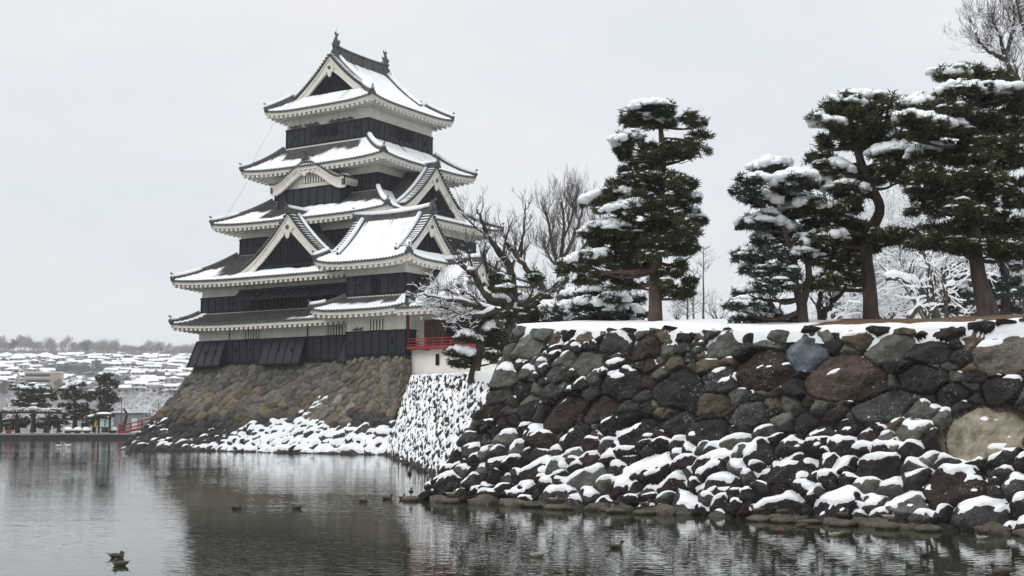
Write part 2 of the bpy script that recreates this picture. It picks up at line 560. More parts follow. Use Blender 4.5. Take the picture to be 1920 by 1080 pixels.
    return dict(V=P2.reshape(-1, 3), C=C.reshape(-1, 3), Q=Q, cell=cell, SV=SN.reshape(-1, 3), SQ=Q[sm_], P=P, S=S, top=P2[-1])


def proj_grid(P, px, py):
    X, Y, Zr = P[..., 0], P[..., 1], P[..., 2] - EYE
    d = Y * math.cos(PITCH) + Zr * math.sin(PITCH); uu = -Y * math.sin(PITCH) + Zr * math.cos(PITCH)
    e = (960 + FPX * X / d - px) ** 2 + (540 - FPX * uu / d - py) ** 2
    return int(np.argmin(np.where(Y > 1, e, 1e12)))


DK = (0.023, 0.019, 0.019); RB = (0.034, 0.023, 0.021); GY = (0.046, 0.044, 0.042); GG = (0.092, 0.096, 0.084); TN = (0.100, 0.079, 0.053)


def near_col(uf, vf, g):
    r = g.random() + (vf - 0.5) * 0.25
    c = DK if r < 0.40 else RB if r < 0.52 else GY if r < 0.72 else GG if r < 0.97 else TN
    return np.array(c) * g.uniform(0.75, 1.25)


def near_snow(uf, vf):
    lo = smooth(0.52, 0.36, vf) * 0.35 - 0.36 - 0.10 * smooth(0.16, 0.06, vf)
    lo = lo - 0.5 * smooth(0.07, 0.02, vf) + 0.14 * smooth(0.93, 1.0, vf)
    return lo


near_spec = [(1840, 805, .78, (0.30, 0.265, 0.205)), (1495, 662, .55, (0.115, 0.135, 0.165)), (1428, 690, .72, RB), (1565, 705, .78, (0.075, 0.052, 0.042)),
             (950, 728, .72, (0.038, 0.037, 0.038)), (1090, 888, .62, (0.12, 0.122, 0.112)), (1160, 722, .62, DK), (1268, 728, .66, DK), (1188, 805, .50, DK),
             (1785, 905, .74, RB), (1895, 655, .74, (0.115, 0.10, 0.085)), (1835, 955, .66, GY), (1470, 872, .74, DK), (1050, 770, .60, RB),
             (1215, 870, .62, DK), (1000, 872, .56, RB), (1560, 945, .66, DK), (1690, 940, .50, (0.115, 0.115, 0.11)), (1445, 945, .62, DK),
             (830, 905, .50, DK), (875, 825, .55, DK), (1035, 930, .45, GY), (1145, 640, .42, GY), (1100, 680, .42, GG), (1355, 645, .45, GG),
             (1330, 870, .55, DK), (1660, 655, .48, GG), (1620, 720, .5, RB), (1725, 715, .5, DK), (1120, 765, .55, RB), (1650, 760, .55, GY), (1345, 905, .55, DK), (1640, 870, .55, DK),
             (1010, 620, .42, (0.12, 0.13, 0.115)), (985, 648, .42, (0.145, 0.14, 0.13))]
nb = [(-1.9, 46.0), (-2.95, 39.8), (17.0, 22.1)]
ntp = [(0.3, 46.0), (0.05, 40.0), (18.9, 23.75)]
# top edge height along the front is not straight: extra knots
ts = [0.08, 0.25, 0.45, 0.62, 0.8]
zs = [5.22, 4.98, 4.76, 4.70, 4.68]
nb = nb[:2] + [tuple(np.array(nb[1]) * (1 - t_) + np.array(nb[2]) * t_) for t_ in ts] + nb[2:]
ntp = ntp[:2] + [tuple(np.array(ntp[1]) * (1 - t_) + np.array(ntp[2]) * t_) for t_ in ts] + ntp[2:]
nz_top = [5.0, 5.36] + zs + [4.8]
NEAR_PROF = [(0, 0), (.32, .40), (.6, .73), (.75, .80), (1, 1)]
near_spec = [(s_[0], s_[1], s_[2] * (0.76 if s_[1] > 845 else 0.95), s_[3]) for s_ in near_spec]
nw = masonry(nb, ntp, nz_top, NEAR_PROF, 0.036, 0.155, 0.46, 3, near_col, near_snow, near_spec, depth=0.15, facet=0.58, bigfrac=0.30, snow_t=0.105, rough=0.09, snow_blur=2, topvar=0.10, sn_noise=(0.60, 0.75), aniso=1.4,
             edge_w=0.075, offs=(-0.05, 0.06), relief=lambda v: 1.15 - 0.40 * smooth(.35, .6, v))
stone_wall = empty('stone_wall', (0, 0, 0), 0, 'dark boulder retaining wall with snow on its lower ledges under the big pines, nearest the water', 'stone wall')
order = np.argsort(nw['cell'].ravel(), kind='stable')
cs = nw['cell'].ravel()[order]; Qf = nw['Q'].reshape(-1, 4)[order]
bounds = np.flatnonzero(np.diff(cs)) + 1
groups = np.split(np.arange(len(cs)), bounds)
groups.sort(key=len, reverse=True)
rest = []
for k, gidx in enumerate(groups):
    if k < 99:
        fast_grid_obj('stone', nw['V'], Qf[gidx], M['stone'], stone_wall, True, nw['C'])
    else:
        rest.append(Qf[gidx])
if rest:
    o = fast_grid_obj('small_stones', nw['V'], np.concatenate(rest), M['stone'], stone_wall, True, nw['C']); o['kind'] = 'stuff'
o = fast_grid_obj('snow', nw['SV'], nw['SQ'], M['snow'], stone_wall); o['kind'] = 'stuff'

# ---- flat footing stones along the water's edge, each one a part of the wall
foot = MB()
g_ = np.random.default_rng(4)
d_ = (np.array(nb[-1]) - np.array(nb[1])); Lf = np.linalg.norm(d_); d_ /= Lf; nrm_ = np.array([d_[1], -d_[0]])
if nrm_[1] > 0:
    nrm_ = -nrm_
s_ = 0.75; ci = 0; fcol = []
while s_ < Lf:
    w_ = g_.uniform(0.35, 1.05)
    if g_.random() < 0.74:
        c_ = np.array(nb[1]) + d_ * (s_ + w_ / 2) + nrm_ * g_.uniform(0.0, 0.22)
        n0 = foot.n
        loc = MB(); loc.blob((0, 0, 0), (w_ * 0.52, g_.uniform(.2, .4), g_.uniform(.07, .2)), 14, 8, 0.35, ci)
        V = loc.v[0]; ca = math.atan2(d_[1], d_[0])
        V = np.stack([V[:, 0] * math.cos(ca) - V[:, 1] * math.sin(ca) + c_[0], V[:, 0] * math.sin(ca) + V[:, 1] * math.cos(ca) + c_[1], V[:, 2] + 0.03], -1)
        foot.add(V, loc.f); cc_ = np.array((0.095, 0.085, 0.066)) * g_.uniform(0.7, 1.3)
        fcol.append(np.repeat(cc_[None], len(V), 0)); ci += 1
    s_ += w_ * g_.uniform(0.85, 1.25)
o = foot.build('footing_stones', M['stone'], stone_wall, True, np.concatenate(fcol)); o['kind'] = 'stuff'

# ---- snow covered side wall running back to the castle
def side_col(uf, vf, g):
    return np.array(GY) * g.uniform(0.6, 1.4)


sA = LW(13.6, -10.3, 0)[:2]; sA0 = LW(15.4, -15.6, 0)[:2]
sw = masonry([sA0, (-1.0, 41.5)], [sA, (0.25, 43.5)], [5.85, 4.05], [(0, 0), (.5, .5), (1, 1)], 0.075, 0.19, 0.42, 8, side_col,
             lambda a, b: 0.46 - 0.55 * smooth(0.10, 0.03, b) - 0.18 * smooth(0.80, 0.92, b) * smooth(0.99, 0.94, b) + 0.3 * smooth(.95, 1, b), depth=0.26, facet=0.7, snow_t=0.17, aniso=0.85, rough=0.08, sn_noise=(0.5, 0.55), bigfrac=.15, shear=0.7, snow_blur=3)
o = empty('stone_wall', (0, 0, 0), 0, 'snow plastered stone wall running back from the near corner to the white pavilion', 'stone wall')
fast_grid_obj('masonry', sw['V'], sw['Q'].reshape(-1, 4), M['stone'], o, True, sw['C'])
q = fast_grid_obj('snow', sw['SV'], sw['SQ'], M['snow'], o); q['kind'] = 'stuff'

# ---- castle base
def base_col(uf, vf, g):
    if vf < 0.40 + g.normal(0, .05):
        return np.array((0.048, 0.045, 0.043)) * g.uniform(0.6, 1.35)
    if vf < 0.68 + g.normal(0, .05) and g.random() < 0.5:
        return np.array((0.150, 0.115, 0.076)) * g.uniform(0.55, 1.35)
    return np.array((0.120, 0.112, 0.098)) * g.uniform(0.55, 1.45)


def base_snow(uf, vf):
    k = smooth(0.62, 0.80, uf)
    edge = smooth(0.355, 0.335, uf) * smooth(0.27, 0.31, uf) * smooth(.85, .55, vf) * 0.33
    return -0.60 + smooth(0.52, 0.20, vf) * (0.22 + 0.50 * k) + edge - 0.6 * smooth(0.04, 0.0, vf)


BASE_PROF = [(0, 0), (.25, .32), (.47, .54), (.71, .77), (1, 1)]
kb_bot = [LW(-14.6, 4, 0)[:2], LW(-14.7, -14.1, 0)[:2], LW(9.5, -14.4, 0)[:2]]
kb_top = [LW(-10.5, 4, 0)[:2], LW(-10.5, -9.4, 0)[:2], LW(9.5, -9.4, 0)[:2]]
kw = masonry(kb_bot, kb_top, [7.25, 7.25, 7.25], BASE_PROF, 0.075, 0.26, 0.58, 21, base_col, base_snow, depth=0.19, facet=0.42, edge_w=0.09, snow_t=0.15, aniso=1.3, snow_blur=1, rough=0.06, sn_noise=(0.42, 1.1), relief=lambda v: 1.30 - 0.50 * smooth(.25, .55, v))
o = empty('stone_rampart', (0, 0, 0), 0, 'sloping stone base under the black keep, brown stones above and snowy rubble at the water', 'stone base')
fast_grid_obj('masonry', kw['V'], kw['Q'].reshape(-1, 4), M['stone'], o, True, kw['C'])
q = fast_grid_obj('snow', kw['SV'], kw['SQ'], M['snow'], o); q['kind'] = 'stuff'
mb = MB()
V = kw['top']; mb.add(np.array([*[LW(x, y, 7.22) for x, y in ((-10.6, 4), (-10.6, -9.5), (9.5, -9.5), (9.5, 4))]]), [(0, 1, 2, 3)])
mb.build('top_bed', M['soil'], o)


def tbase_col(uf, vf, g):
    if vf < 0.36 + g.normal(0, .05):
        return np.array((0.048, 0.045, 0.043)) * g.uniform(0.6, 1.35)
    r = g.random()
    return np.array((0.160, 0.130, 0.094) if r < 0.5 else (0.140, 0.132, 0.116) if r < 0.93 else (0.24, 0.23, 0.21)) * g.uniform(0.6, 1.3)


def tbase_snow(uf, vf):
    edge = smooth(0.30, 0.26, uf) * smooth(.75, .5, vf) * 0.50
    return -0.62 + smooth(0.42, 0.22, vf) * 0.68 + edge - 0.6 * smooth(0.04, 0.0, vf)


tb_bot = [LW(3.6, -9.5, 0)[:2], LW(3.1, -15.5, 0)[:2], LW(15.6, -15.9, 0)[:2], LW(16.0, -9, 0)[:2]]
tb_top = [LW(8.35, -8.9, 0)[:2], LW(8.35, -11.15, 0)[:2], LW(13.75, -11.15, 0)[:2], LW(13.75, -8, 0)[:2]]
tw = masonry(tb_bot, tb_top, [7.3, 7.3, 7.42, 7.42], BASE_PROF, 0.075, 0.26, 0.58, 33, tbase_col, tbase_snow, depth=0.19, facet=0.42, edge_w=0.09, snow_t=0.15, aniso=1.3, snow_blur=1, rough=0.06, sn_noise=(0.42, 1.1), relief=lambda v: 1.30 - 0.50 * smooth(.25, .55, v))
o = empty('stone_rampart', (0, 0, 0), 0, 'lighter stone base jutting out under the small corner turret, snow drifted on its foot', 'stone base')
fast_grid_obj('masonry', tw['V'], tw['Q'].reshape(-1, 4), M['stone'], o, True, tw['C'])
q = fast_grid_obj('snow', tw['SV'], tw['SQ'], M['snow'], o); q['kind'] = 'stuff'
mb = MB(); mb.add(np.array([*[LW(x, y, 7.28) for x, y in ((8.2, -8), (8.2, -11.2), (13.8, -11.2), (13.8, -8))]]), [(0, 1, 2, 3)])
mb.build('top_bed', M['soil'], o)

# ================================================================== water, ground, far bank, hill
mb = MB(); mb.add([(-900, -60, 0), (900, -60, 0), (900, 420, 0), (-900, 420, 0)], [(0, 1, 2, 3)])
tag(mb.build('moat_water', M['water']), kind='structure')

FRONT_T = [(0.05, 40.0, 5.36)] + [(a[0], a[1], z) for a, z in zip(ntp[2:-1], zs)] + [(ntp[-1][0], ntp[-1][1], 4.8)]
edge = [(*sA, 5.85), (-3.1, 70.0, 4.95), (-0.9, 48.0, 4.25), (0.05, 43.0, 4.5)] + FRONT_T + [(40, 16, 5.2), (60, 14, 5.4)]
back = [(*LW(13.5, 8, 0)[:2], 5.85), (6, 85, 5.85), (8, 75, 5.7), (9, 68, 5.7), (12, 64, 5.75)] + [(13 + 7 * k, 62 - 0.5 * k, 5.8) for k in range(1, len(FRONT_T))] + [(75, 60, 5.8), (90, 55, 5.8)]
edge = np.array(edge); back = np.array(back)
kn = np.concatenate([[0], np.cumsum(np.linalg.norm(np.diff(edge[:, :2], axis=0), axis=1))])
uu = np.linspace(0, kn[-1], 420)
E_ = np.stack([np.interp(uu, kn, edge[:, k]) for k in range(3)], -1); K_ = np.stack([np.interp(uu, kn, back[:, k]) for k in range(3)], -1)
Wd = np.linalg.norm((K_ - E_)[:, :2], axis=1)
dirs = (K_ - E_)[:, :2] / Wd[:, None]
ws_ = np.concatenate([[0.03, 0.05, 0.10, 0.15], np.linspace(0.16, 8, 40), np.linspace(8.6, 12, 6)])
GR = np.zeros((len(ws_) + 8, len(uu), 3))
for k, w in enumerate(ws_):
    GR[k, :, :2] = E_[:, :2] + dirs * w
    rise = 0.095 * min(max(w, 0), 6)
    n_ = 0.05 * N1.fbm(GR[k, :, 0] * 0.8, GR[k, :, 1] * 0.8, 3)
    lip = {0: -0.45, 1: -0.10, 2: 0.0, 3: 0.045}.get(k, 0.07)
    lf = smooth(42, 46, E_[:, 1])     # the low terrace by the side wall rises less
    GR[k, :, 2] = E_[:, 2] + lip * (1 + 0.9 * N2(uu * 1.7, uu * 0)) + rise * (1 - 0.8 * lf) + n_ * (k > 2)
for j in range(8):
    f_ = (j + 1) / 8.0
    GR[len(ws_) + j] = GR[len(ws_) - 1] * (1 - f_) + K_ * f_
mb = MB(); mb.grid(GR)
tag(mb.build('snowy_ground', M['snow'], None, True), kind='structure')


def ground_z(x, y):
    d = (GR[..., 0] - x) ** 2 + (GR[..., 1] - y) ** 2
    return float(GR[..., 2].ravel()[int(np.argmin(d))])


# bare earth under the right-hand pines, where the crowns kept the snow off
pxs = np.zeros(GR.shape[:2]); 
for k in range(GR.shape[0]):
    d_ = GR[k, :, 1] * math.cos(PITCH) + (GR[k, :, 2] - EYE) * math.sin(PITCH)
    pxs[k] = 960 + FPX * GR[k, :, 0] / np.maximum(d_, 1)
wl = np.concatenate([ws_, np.full(8, 20.0)])[:, None]
ns_ = N3.fbm(GR[..., 0] * 1.1, GR[..., 1] * 1.1, 3)
em = (pxs > 1545 + 40 * ns_ + 12 * (wl - 3)) & (pxs < 2600) & (wl > 0.75 + 0.9 * ns_) & (wl < 7.4 + ns_) & (E_[None, :, 1] < 41)
mq = em[:-1, :-1] & em[1:, :-1] & em[:-1, 1:] & em[1:, 1:]
G2 = GR + np.array([0, 0, 0.014])
mb = MB(); mb.grid(G2, mq)
tag(mb.build('bare_earth', M['soil'], None, True), kind='structure')

# ================================================================== the castle
class RoofSet:
    """the meshes of one roof: tiles, tile ends, snow, white eaves, rafter ends"""

    def __init__(s):
        s.tile, s.tend, s.snow, s.trim, s.raft, s.soff = MB(), MB(), MB(), MB(), MB(), MB()
        s.hip, s.hipsnow, s.orn = [], MB(), []

    def build(s, parent, name='tile_roof', label=None):
        r = s.tile.build(name, M['tile'], parent, False)
        if label:
            r['label'] = label
        for mbx, nm, m, smo in ((s.tend, 'eave_tile_ends', M['tile_end'], False), (s.snow, 'snow', M['snow'], True), (s.trim, 'fascia', M['trim'], False),
                                (s.raft, 'rafter_ends', M['trim'], False), (s.soff, 'soffit', M['plaster'], False), (s.hipsnow, 'ridge_snow', M['snow'], True)):
            if mbx.n:
                q = mbx.build(nm, m, r, smo)
                if 'snow' in nm:
                    q['kind'] = 'stuff'
        for h in s.hip:
            h.build('hip_ridge', M['tile'], r, False)
        for h in s.orn:
            h.build('ridge_end_ornament', M['bronze'], r, False)
        return r


RIB = 0.30


def roof_side(rs, O, e, n, qa, qb, nd, zf, up, t0=0.0, cov=None, eave=True, rib=RIB, seed=0.0, upc=(True, True), thick=0.125, ribs=True, wall_nd=None):
    O = np.asarray(O, float); e = np.asarray(e, float); n = np.asarray(n, float)

    def pt(q, t, h=0.0, out=0.0):
        a, b = qa(t), qb(t)
        c = (2 * q - a - b) / np.maximum(b - a, 1e-6)
        c = np.where(c < 0, (np.abs(c) if upc[0] else 0 * c), (np.abs(c) if upc[1] else 0 * c))
        z = zf(t) + up * t * t * np.clip(c, 0, 1.05) ** 4 + h
        d = nd(t) + out
        return np.stack([O[0] + e[0] * q + n[0] * d, O[1] + e[1] * q + n[1] * d, z * np.ones_like(q)], -1)

    L = qb(1.0) - qa(1.0)
    sl = math.hypot(nd(1.0) - nd(t0), zf(1.0) - zf(t0))
    ns, nt = max(6, int(L / 0.6)), max(5, int(sl / 0.5))
    S_, T_ = np.meshgrid(np.linspace(0, 1, ns + 1), np.linspace(t0, 1, nt + 1))
    Q_ = qa(T_) * (1 - S_) + qb(T_) * S_
    rs.tile.grid(pt(Q_, T_))
    # underside of the tiles at the eave
    if ribs:
        qs = np.arange(qa(1.0) + rib * 0.5, qb(1.0), rib)
        for q in qs:
            ts = np.linspace(t0, 1, 60)
            okk = (q >= qa(ts) - 1e-6) & (q <= qb(ts) + 1e-6)
            if not okk.any():
                continue
            ta = ts[okk].min()
            k = max(3, int((1 - ta) * sl / 0.55) + 1)
            tt = np.linspace(ta, 1.0, k)
            rows = []
            for (dq, h) in ((-0.09, 0.0), (-0.065, 0.065), (0, 0.095), (0.065, 0.065), (0.09, 0.0)):
                rows.append(pt(np.full(k, q + dq), tt, h - 0.005))
            rs.tile.grid(np.stack(rows, 1))
            if eave:
                # round end tile
                c = pt(np.array([q]), np.array([1.0]), 0.0, 0.02)[0]
                ang = np.arange(7) * 2 * math.pi / 7
                ring = np.array([c + np.array([e[0] * math.cos(a) * 0.105, e[1] * math.cos(a) * 0.105, math.sin(a) * 0.105 - 0.0]) for a in ang])
                nn = np.array([n[0], n[1], 0]) * 0.05
                rs.tend.prism(ring, nn)
    if eave:
        qq = np.linspace(qa(1.0), qb(1.0), max(8, int(L / 0.4)))
        one = np.ones_like(qq)

        def strip(mbx, o0, h0, o1, h1):
            A = pt(qq, one, h0, o0); B = pt(qq, one, h1, o1)
            mbx.grid(np.stack([A, B]))
        strip(rs.tend, 0.0, 0.0, 0.0, -0.10)
        strip(rs.trim, -0.08, -0.09, -0.08, -0.36)
        strip(rs.trim, 0.0, -0.09, -0.08, -0.095)
        strip(rs.trim, -0.08, -0.36, -0.20, -0.36)
        strip(rs.trim, -0.20, -0.36, -0.20, -0.16)
        wn_ = nd(t0) if wall_nd is None else wall_nd
        reach = nd(1.0) - wn_
        # soffit back to the wall
        A = pt(qq, one, -0.17, -0.18)
        qi = np.clip(qq, qa(1.0) + reach, qb(1.0) - reach)
        B = pt(qi, one, -0.46, -reach); B[:, 2] = zf(1.0) - 0.17 + 0.13 * reach
        rs.soff.grid(np.stack([A, B]))
        for q in np.arange(qa(1.0) + 0.28, qb(1.0) - 0.2, 0.54):
            a = pt(np.array([q]), np.array([1.0]), -0.18, -0.115)[0]
            ln = min(reach - 0.2, q - qa(1.0) + 0.25, qb(1.0) - q + 0.25)
            bpt = a - np.array([n[0], n[1], 0]) * ln + np.array([0, 0, 0.13 * ln])
            ex = np.array([e[0], e[1], 0]) * 0.13
            dz = np.array([0, 0, 0.40])
            rs.raft.hexa([a - ex - dz, a + ex - dz, bpt + ex - dz, bpt - ex - dz, a - ex, a + ex, bpt + ex, bpt - ex])
    if cov is not None:
        st = 0.115
        ns, nt = max(6, int(L / st)), max(5, int(sl / st))
        S_, T_ = np.meshgrid(np.linspace(0, 1, ns + 1), np.linspace(t0, 1.0, nt + 1))
        Q_ = qa(T_) * (1 - S_) + qb(T_) * S_
        D_ = (1 - T_) * sl / (1 - t0)                     # metres from the eave
        nz_ = N1.fbm(Q_ * 0.7 + seed, T_ * sl * 0.7 + seed, 4)
        col_ = N2(np.floor((Q_ - qa(1.0)) / rib) * 0.77 + seed * 3.3, T_ * sl * 0.35)
        c = np.clip(cov(S_, T_, Q_, D_) + 0.35 * nz_ + 0.75 * col_ * (D_ > 0.5), 0, 1)
        ph = np.cos((Q_ - qa(1.0) - rib * 0.5) * 2 * np.pi / rib)
        h = -0.05 + smooth(0.05, 0.95, c) * (thick + 0.05 + 0.03 * nz_)
        h = h - ph * 0.03 * (c < 0.93) + ph * 0.034 * (c >= 0.93) * (0.35 + 1.3 * np.clip(0.5 - nz_, 0, 1))
        edge = np.clip(D_ / 0.22, 0, 1)
        h = np.where(h > 0, h * np.sqrt(np.clip(1 - (1 - edge) ** 2, 0, 1)) + (1 - edge) * 0.02, h)
        out = 0.07 * (1 - np.clip(D_ / 0.12, 0, 1)) * (c > 0.4) * (0.6 + 0.5 * ph)
        P = pt(Q_, T_, h, out)
        keep = h > -0.045
        kq = keep[:-1, :-1] | keep[1:, :-1] | keep[:-1, 1:] | keep[1:, 1:]
        rs.snow.grid(P, kq)
    return pt


RIDGE = [(-0.19, -0.10), (-0.19, 0.26), (-0.13, 0.36), (0, 0.41), (0.13, 0.36), (0.19, 0.26), (0.19, -0.10)]


def onigawara(p, d, s=1.0):
    """dark ridge-end ornament standing at p, facing along the horizontal direction d"""
    mb = MB(); p = np.asarray(p, float); d = np.array([d[0], d[1], 0.0]); d /= np.linalg.norm(d)
    sd = np.array([-d[1], d[0], 0]); up = np.array([0, 0, 1.0])
    out = [(-.46, -.18), (-.52, .05), (-.34, .10), (-.30, .42), (-.14, .58), (-.10, .82), (.10, .82), (.14, .58), (.30, .42), (.34, .10), (.52, .05), (.46, -.18)]
    mb.prism([p - d * 0.14 * s + sd * a * s + up * b * s for a, b in out], d * 0.26 * s)
    mb.blob(p + d * 0.14 * s + up * 0.28 * s, (0.20 * s, 0.20 * s, 0.24 * s), 8, 6, 0.1)
    mb.tube([p - d * 0.15 * s + up * 0.74 * s, p + d * 0.1 * s + up * 0.84 * s, p + d * 0.30 * s + up * 0.98 * s], [0.11 * s, 0.11 * s, 0.10 * s], 7)
    return mb


def hip(rs, P, snowk=1.0, prof=RIDGE, scale=1.0, orn=True, snow_w=0.20):
    P = np.asarray(P, float)
    pr = [(a * scale, b * scale) for a, b in prof]
    mb = MB(); mb.sweep(P, pr)
    rs.hip.append(mb)
    if snowk > 0:
        m_ = len(P)
        k0 = int((1 - snowk) * m_)
        Q = P[k0:] if snowk < 1 else P
        if len(Q) > 2:
            rs.hipsnow.sweep(Q, [(-snow_w * scale, 0.28 * scale), (-0.17 * scale, 0.43 * scale + 0.04), (0, 0.45 * scale + 0.09), (0.17 * scale, 0.43 * scale + 0.04), (snow_w * scale, 0.28 * scale), (0, 0.24 * scale)])
    if orn:
        d = P[-1] - P[-2]
        rs.orn.append(onigawara(P[-1] + np.array([0, 0, 0.02]), d, 0.66 * scale))


def lerpf(a, b):
    return lambda t: a + (b - a) * t


def full(S_, T_, Q_, D_):
    return np.ones_like(S_)


def skirt(parent, top, zt, eave, ze, up, covs, sides='SEWN', k=0.35, label=None, hips=True, hip_snow=(1, 1, 1, 1), thick=0.125):
    """hipped skirt roof between the wall rectangle `top` and the eave rectangle"""
    x0, x1, y0, y1 = top; X0, X1, Y0, Y1 = eave
    rs = RoofSet()
    zf = lambda t: zt + (ze - zt) * ((1 + k) * t - k * t * t)
    pts = {}
    if 'S' in sides:
        pts['S'] = roof_side(rs, (0, 0), (1, 0), (0, -1), lerpf(x0, X0), lerpf(x1, X1), lerpf(-y0, -Y0), zf, up, cov=covs.get('S'), seed=zt, thick=thick)
    if 'N' in sides:
        pts['N'] = roof_side(rs, (0, 0), (-1, 0), (0, 1), lerpf(-x1, -X1), lerpf(-x0, -X0), lerpf(y1, Y1), zf, up, cov=covs.get('N'), seed=zt + 5)
    if 'E' in sides:
        pts['E'] = roof_side(rs, (0, 0), (0, 1), (1, 0), lerpf(y0, Y0), lerpf(y1, Y1), lerpf(x1, X1), zf, up, cov=covs.get('E'), seed=zt + 9, thick=thick)
    if 'W' in sides:
        pts['W'] = roof_side(rs, (0, 0), (0, -1), (-1, 0), lerpf(-y1, -Y1), lerpf(-y0, -Y0), lerpf(-x0, -X0), zf, up, cov=covs.get('W'), seed=zt + 3)
    tt = np.linspace(0.02, 0.985, 14)
    for i, (cx, cy, nm) in enumerate((((x0, X0), (y0, Y0), 'SW'), ((x1, X1), (y0, Y0), 'SE'), ((x1, X1), (y1, Y1), 'NE'), ((x0, X0), (y1, Y1), 'NW'))):
        if nm[0] in sides and nm[1] in sides:
            P = np.stack([cx[0] + (cx[1] - cx[0]) * tt, cy[0] + (cy[1] - cy[0]) * tt, zf(tt) + up * tt * tt], -1)
            hip(rs, P, hip_snow[i])
    return rs.build(parent, label=label)


def gable(rs, c, e, n, w, zb, H, D, front=0.0, k=0.30, cov=(None, None), slats=True, board_h=0.42, kin=0.35, verge=True, base_z=None, ridge=True, apex_ex=0.0, rowlen=0.75):
    """a curved triangular gable: c = 2-d centre at the front plane, e to the right, n outward"""
    c = np.asarray(c, float); e3 = np.array([e[0], e[1], 0.0]); n3 = np.array([n[0], n[1], 0.0]); c3 = np.array([c[0], c[1], 0])
    up = np.array([0, 0, 1.0])
    zc = lambda u: zb + H * ((1 - u) - k * u * (1 - u))
    U = np.linspace(0, 1, 15)

    def P(x, z, o):
        return c3 + e3 * x + up * z + n3 * o
    parts = {}
    trim = MB(); boards = MB(); gt = MB(); gs = MB(); rib = MB(); pend = MB(); dk = MB()
    for sgn, cv in ((-1, cov[0]), (1, cov[1])):
        # roof leaf from the verge back
        dd = np.linspace(front, -D, max(4, int(D / 0.5)))
        G = np.stack([[P(sgn * w * u, zc(u), o) for u in U] for o in dd])
        gt.grid(G, flip=sgn > 0)
        for o in np.arange(front - rowlen - 0.25, -D, -RIB):
            rows = []
            for da, h in ((-.09, 0), (-.05, .075), (.05, .075), (.09, 0)):
                rows.append([P(sgn * w * u, zc(u) + h, o + da) for u in U])
            gt.grid(np.array(rows))
        # underside edge
        gt.grid(np.array([[P(sgn * w * u, zc(u), front) for u in U], [P(sgn * w * u, zc(u) - 0.10, front) for u in U]]))
        if cv is not None:
            ul = np.linspace(0.0, 1, int(math.hypot(w, H) / 0.12)); dl = np.linspace(front - rowlen - 0.1, -D, max(6, int(D / 0.12)))
            UU, DD = np.meshgrid(ul, dl)
            nz_ = N2.fbm(UU * w * 0.7 + w, DD * 0.7 + 3, 4)
            cc = np.clip(cv(UU, DD) + 0.35 * nz_, 0, 1)
            h = -0.05 + smooth(0.05, 0.95, cc) * 0.20
            G = c3 + e3 * (sgn * w * UU)[..., None] + up * (zc(UU) + h)[..., None] + n3 * DD[..., None]
            kp = h > -0.045
            gs.grid(G, kp[:-1, :-1] | kp[1:, :-1] | kp[:-1, 1:] | kp[1:, 1:], flip=sgn > 0)
        # barge board: outer moulding and broad board, deeper towards the foot
        for (o0, o1, a, b_) in ((front - 0.06, front - 0.34, 0.10, 0.30), (front - 0.14, front - 0.36, 0.30, 0.30 + board_h)):
            hh = lambda u, q: zc(u) - q * (1 + 0.35 * u) * (1.0 + 0.0 * u)
            A = np.array([P(sgn * w * u, hh(u, a), o0) for u in U]); B = np.array([P(sgn * w * min(u, 1.0), hh(u, b_) - (0.62 if b_ > .35 else 0.0) * (1 - u) ** 4, o0) for u in U])
            off = n3 * (o1 - o0)
            trim.grid(np.stack([A, B])); trim.grid(np.stack([B, B + off])); trim.grid(np.stack([A, A + off]))
            trim.add([A[-1], B[-1], B[-1] + off, A[-1] + off], [(0, 1, 2, 3)])
        # verge tiles laid across the slope, each with its strip of snow
        if verge:
            ln = math.hypot(w, H); m_ = int(ln / 0.29)
            for i in range(m_):
                u = (i + 0.5) / m_
                p0 = P(sgn * w * u, zc(u) + 0.08, front + 0.06); p1 = P(sgn * w * u, zc(u) + 0.10, front - rowlen)
                gt.tube([p0, p1], 0.115, 7)
                jj = 0.75 + 0.25 * N1(i * 1.3, w * 3.0) * 2
                gs.tube([p0 + up * 0.07 - n3 * 0.03, (p0 + p1) / 2 + up * 0.09, p1 + up * 0.06], [0.07, 0.105 * jj, 0.08], 6)
    # black infill with vertical slats, set back behind the boards
    zi = lambda x: zc(abs(x) / w) - 0.30
    bz = zb - 0.15 if base_z is None else base_z
    xs = np.linspace(-w * 0.93, w * 0.93, 29)
    A = np.array([P(x, max(zi(x), bz), front - kin) for x in xs]); B = np.array([P(x, bz, front - kin) for x in xs])
    boards.grid(np.stack([A, B]))
    if slats:
        for x in np.arange(-w * 0.85, w * 0.86, 0.26):
            if zi(x) - bz > 0.3:
                boards.obox(P(x, bz, front - kin + 0.05), e3, n3, up, 0.12, 0.10, zi(x) - bz - 0.1)
        boards.obox(P(0, bz, front - kin + 0.08), e3, n3, up, 2 * w * 0.86, 0.2, 0.28)
    # white pendant below the apex with its dark boss
    ztip = zc(0) - (0.95 + 0.09 * H)
    s = 0.36 + 0.085 * H
    poly = [(-.95, .05), (-.55, -.25), (-.62, -.50), (-.36, -.42), (-.26, -.95), (0, -1.18), (.26, -.95), (.36, -.42), (.62, -.50), (.55, -.25), (.95, .05), (.42, .35), (0, .62), (-.42, .35)]
    pend.prism([P(a * s, ztip + b_ * s, front - 0.13) for a, b_ in poly][::-1], n3 * 0.10)
    cc_ = P(0, ztip + 0.14 * s, front - 0.03)
    ang = np.arange(10) * 2 * math.pi / 10
    dk.prism([cc_ + e3 * math.cos(a) * 0.26 * s + up * math.sin(a) * 0.26 * s for a in ang][::-1], n3 * 0.05)
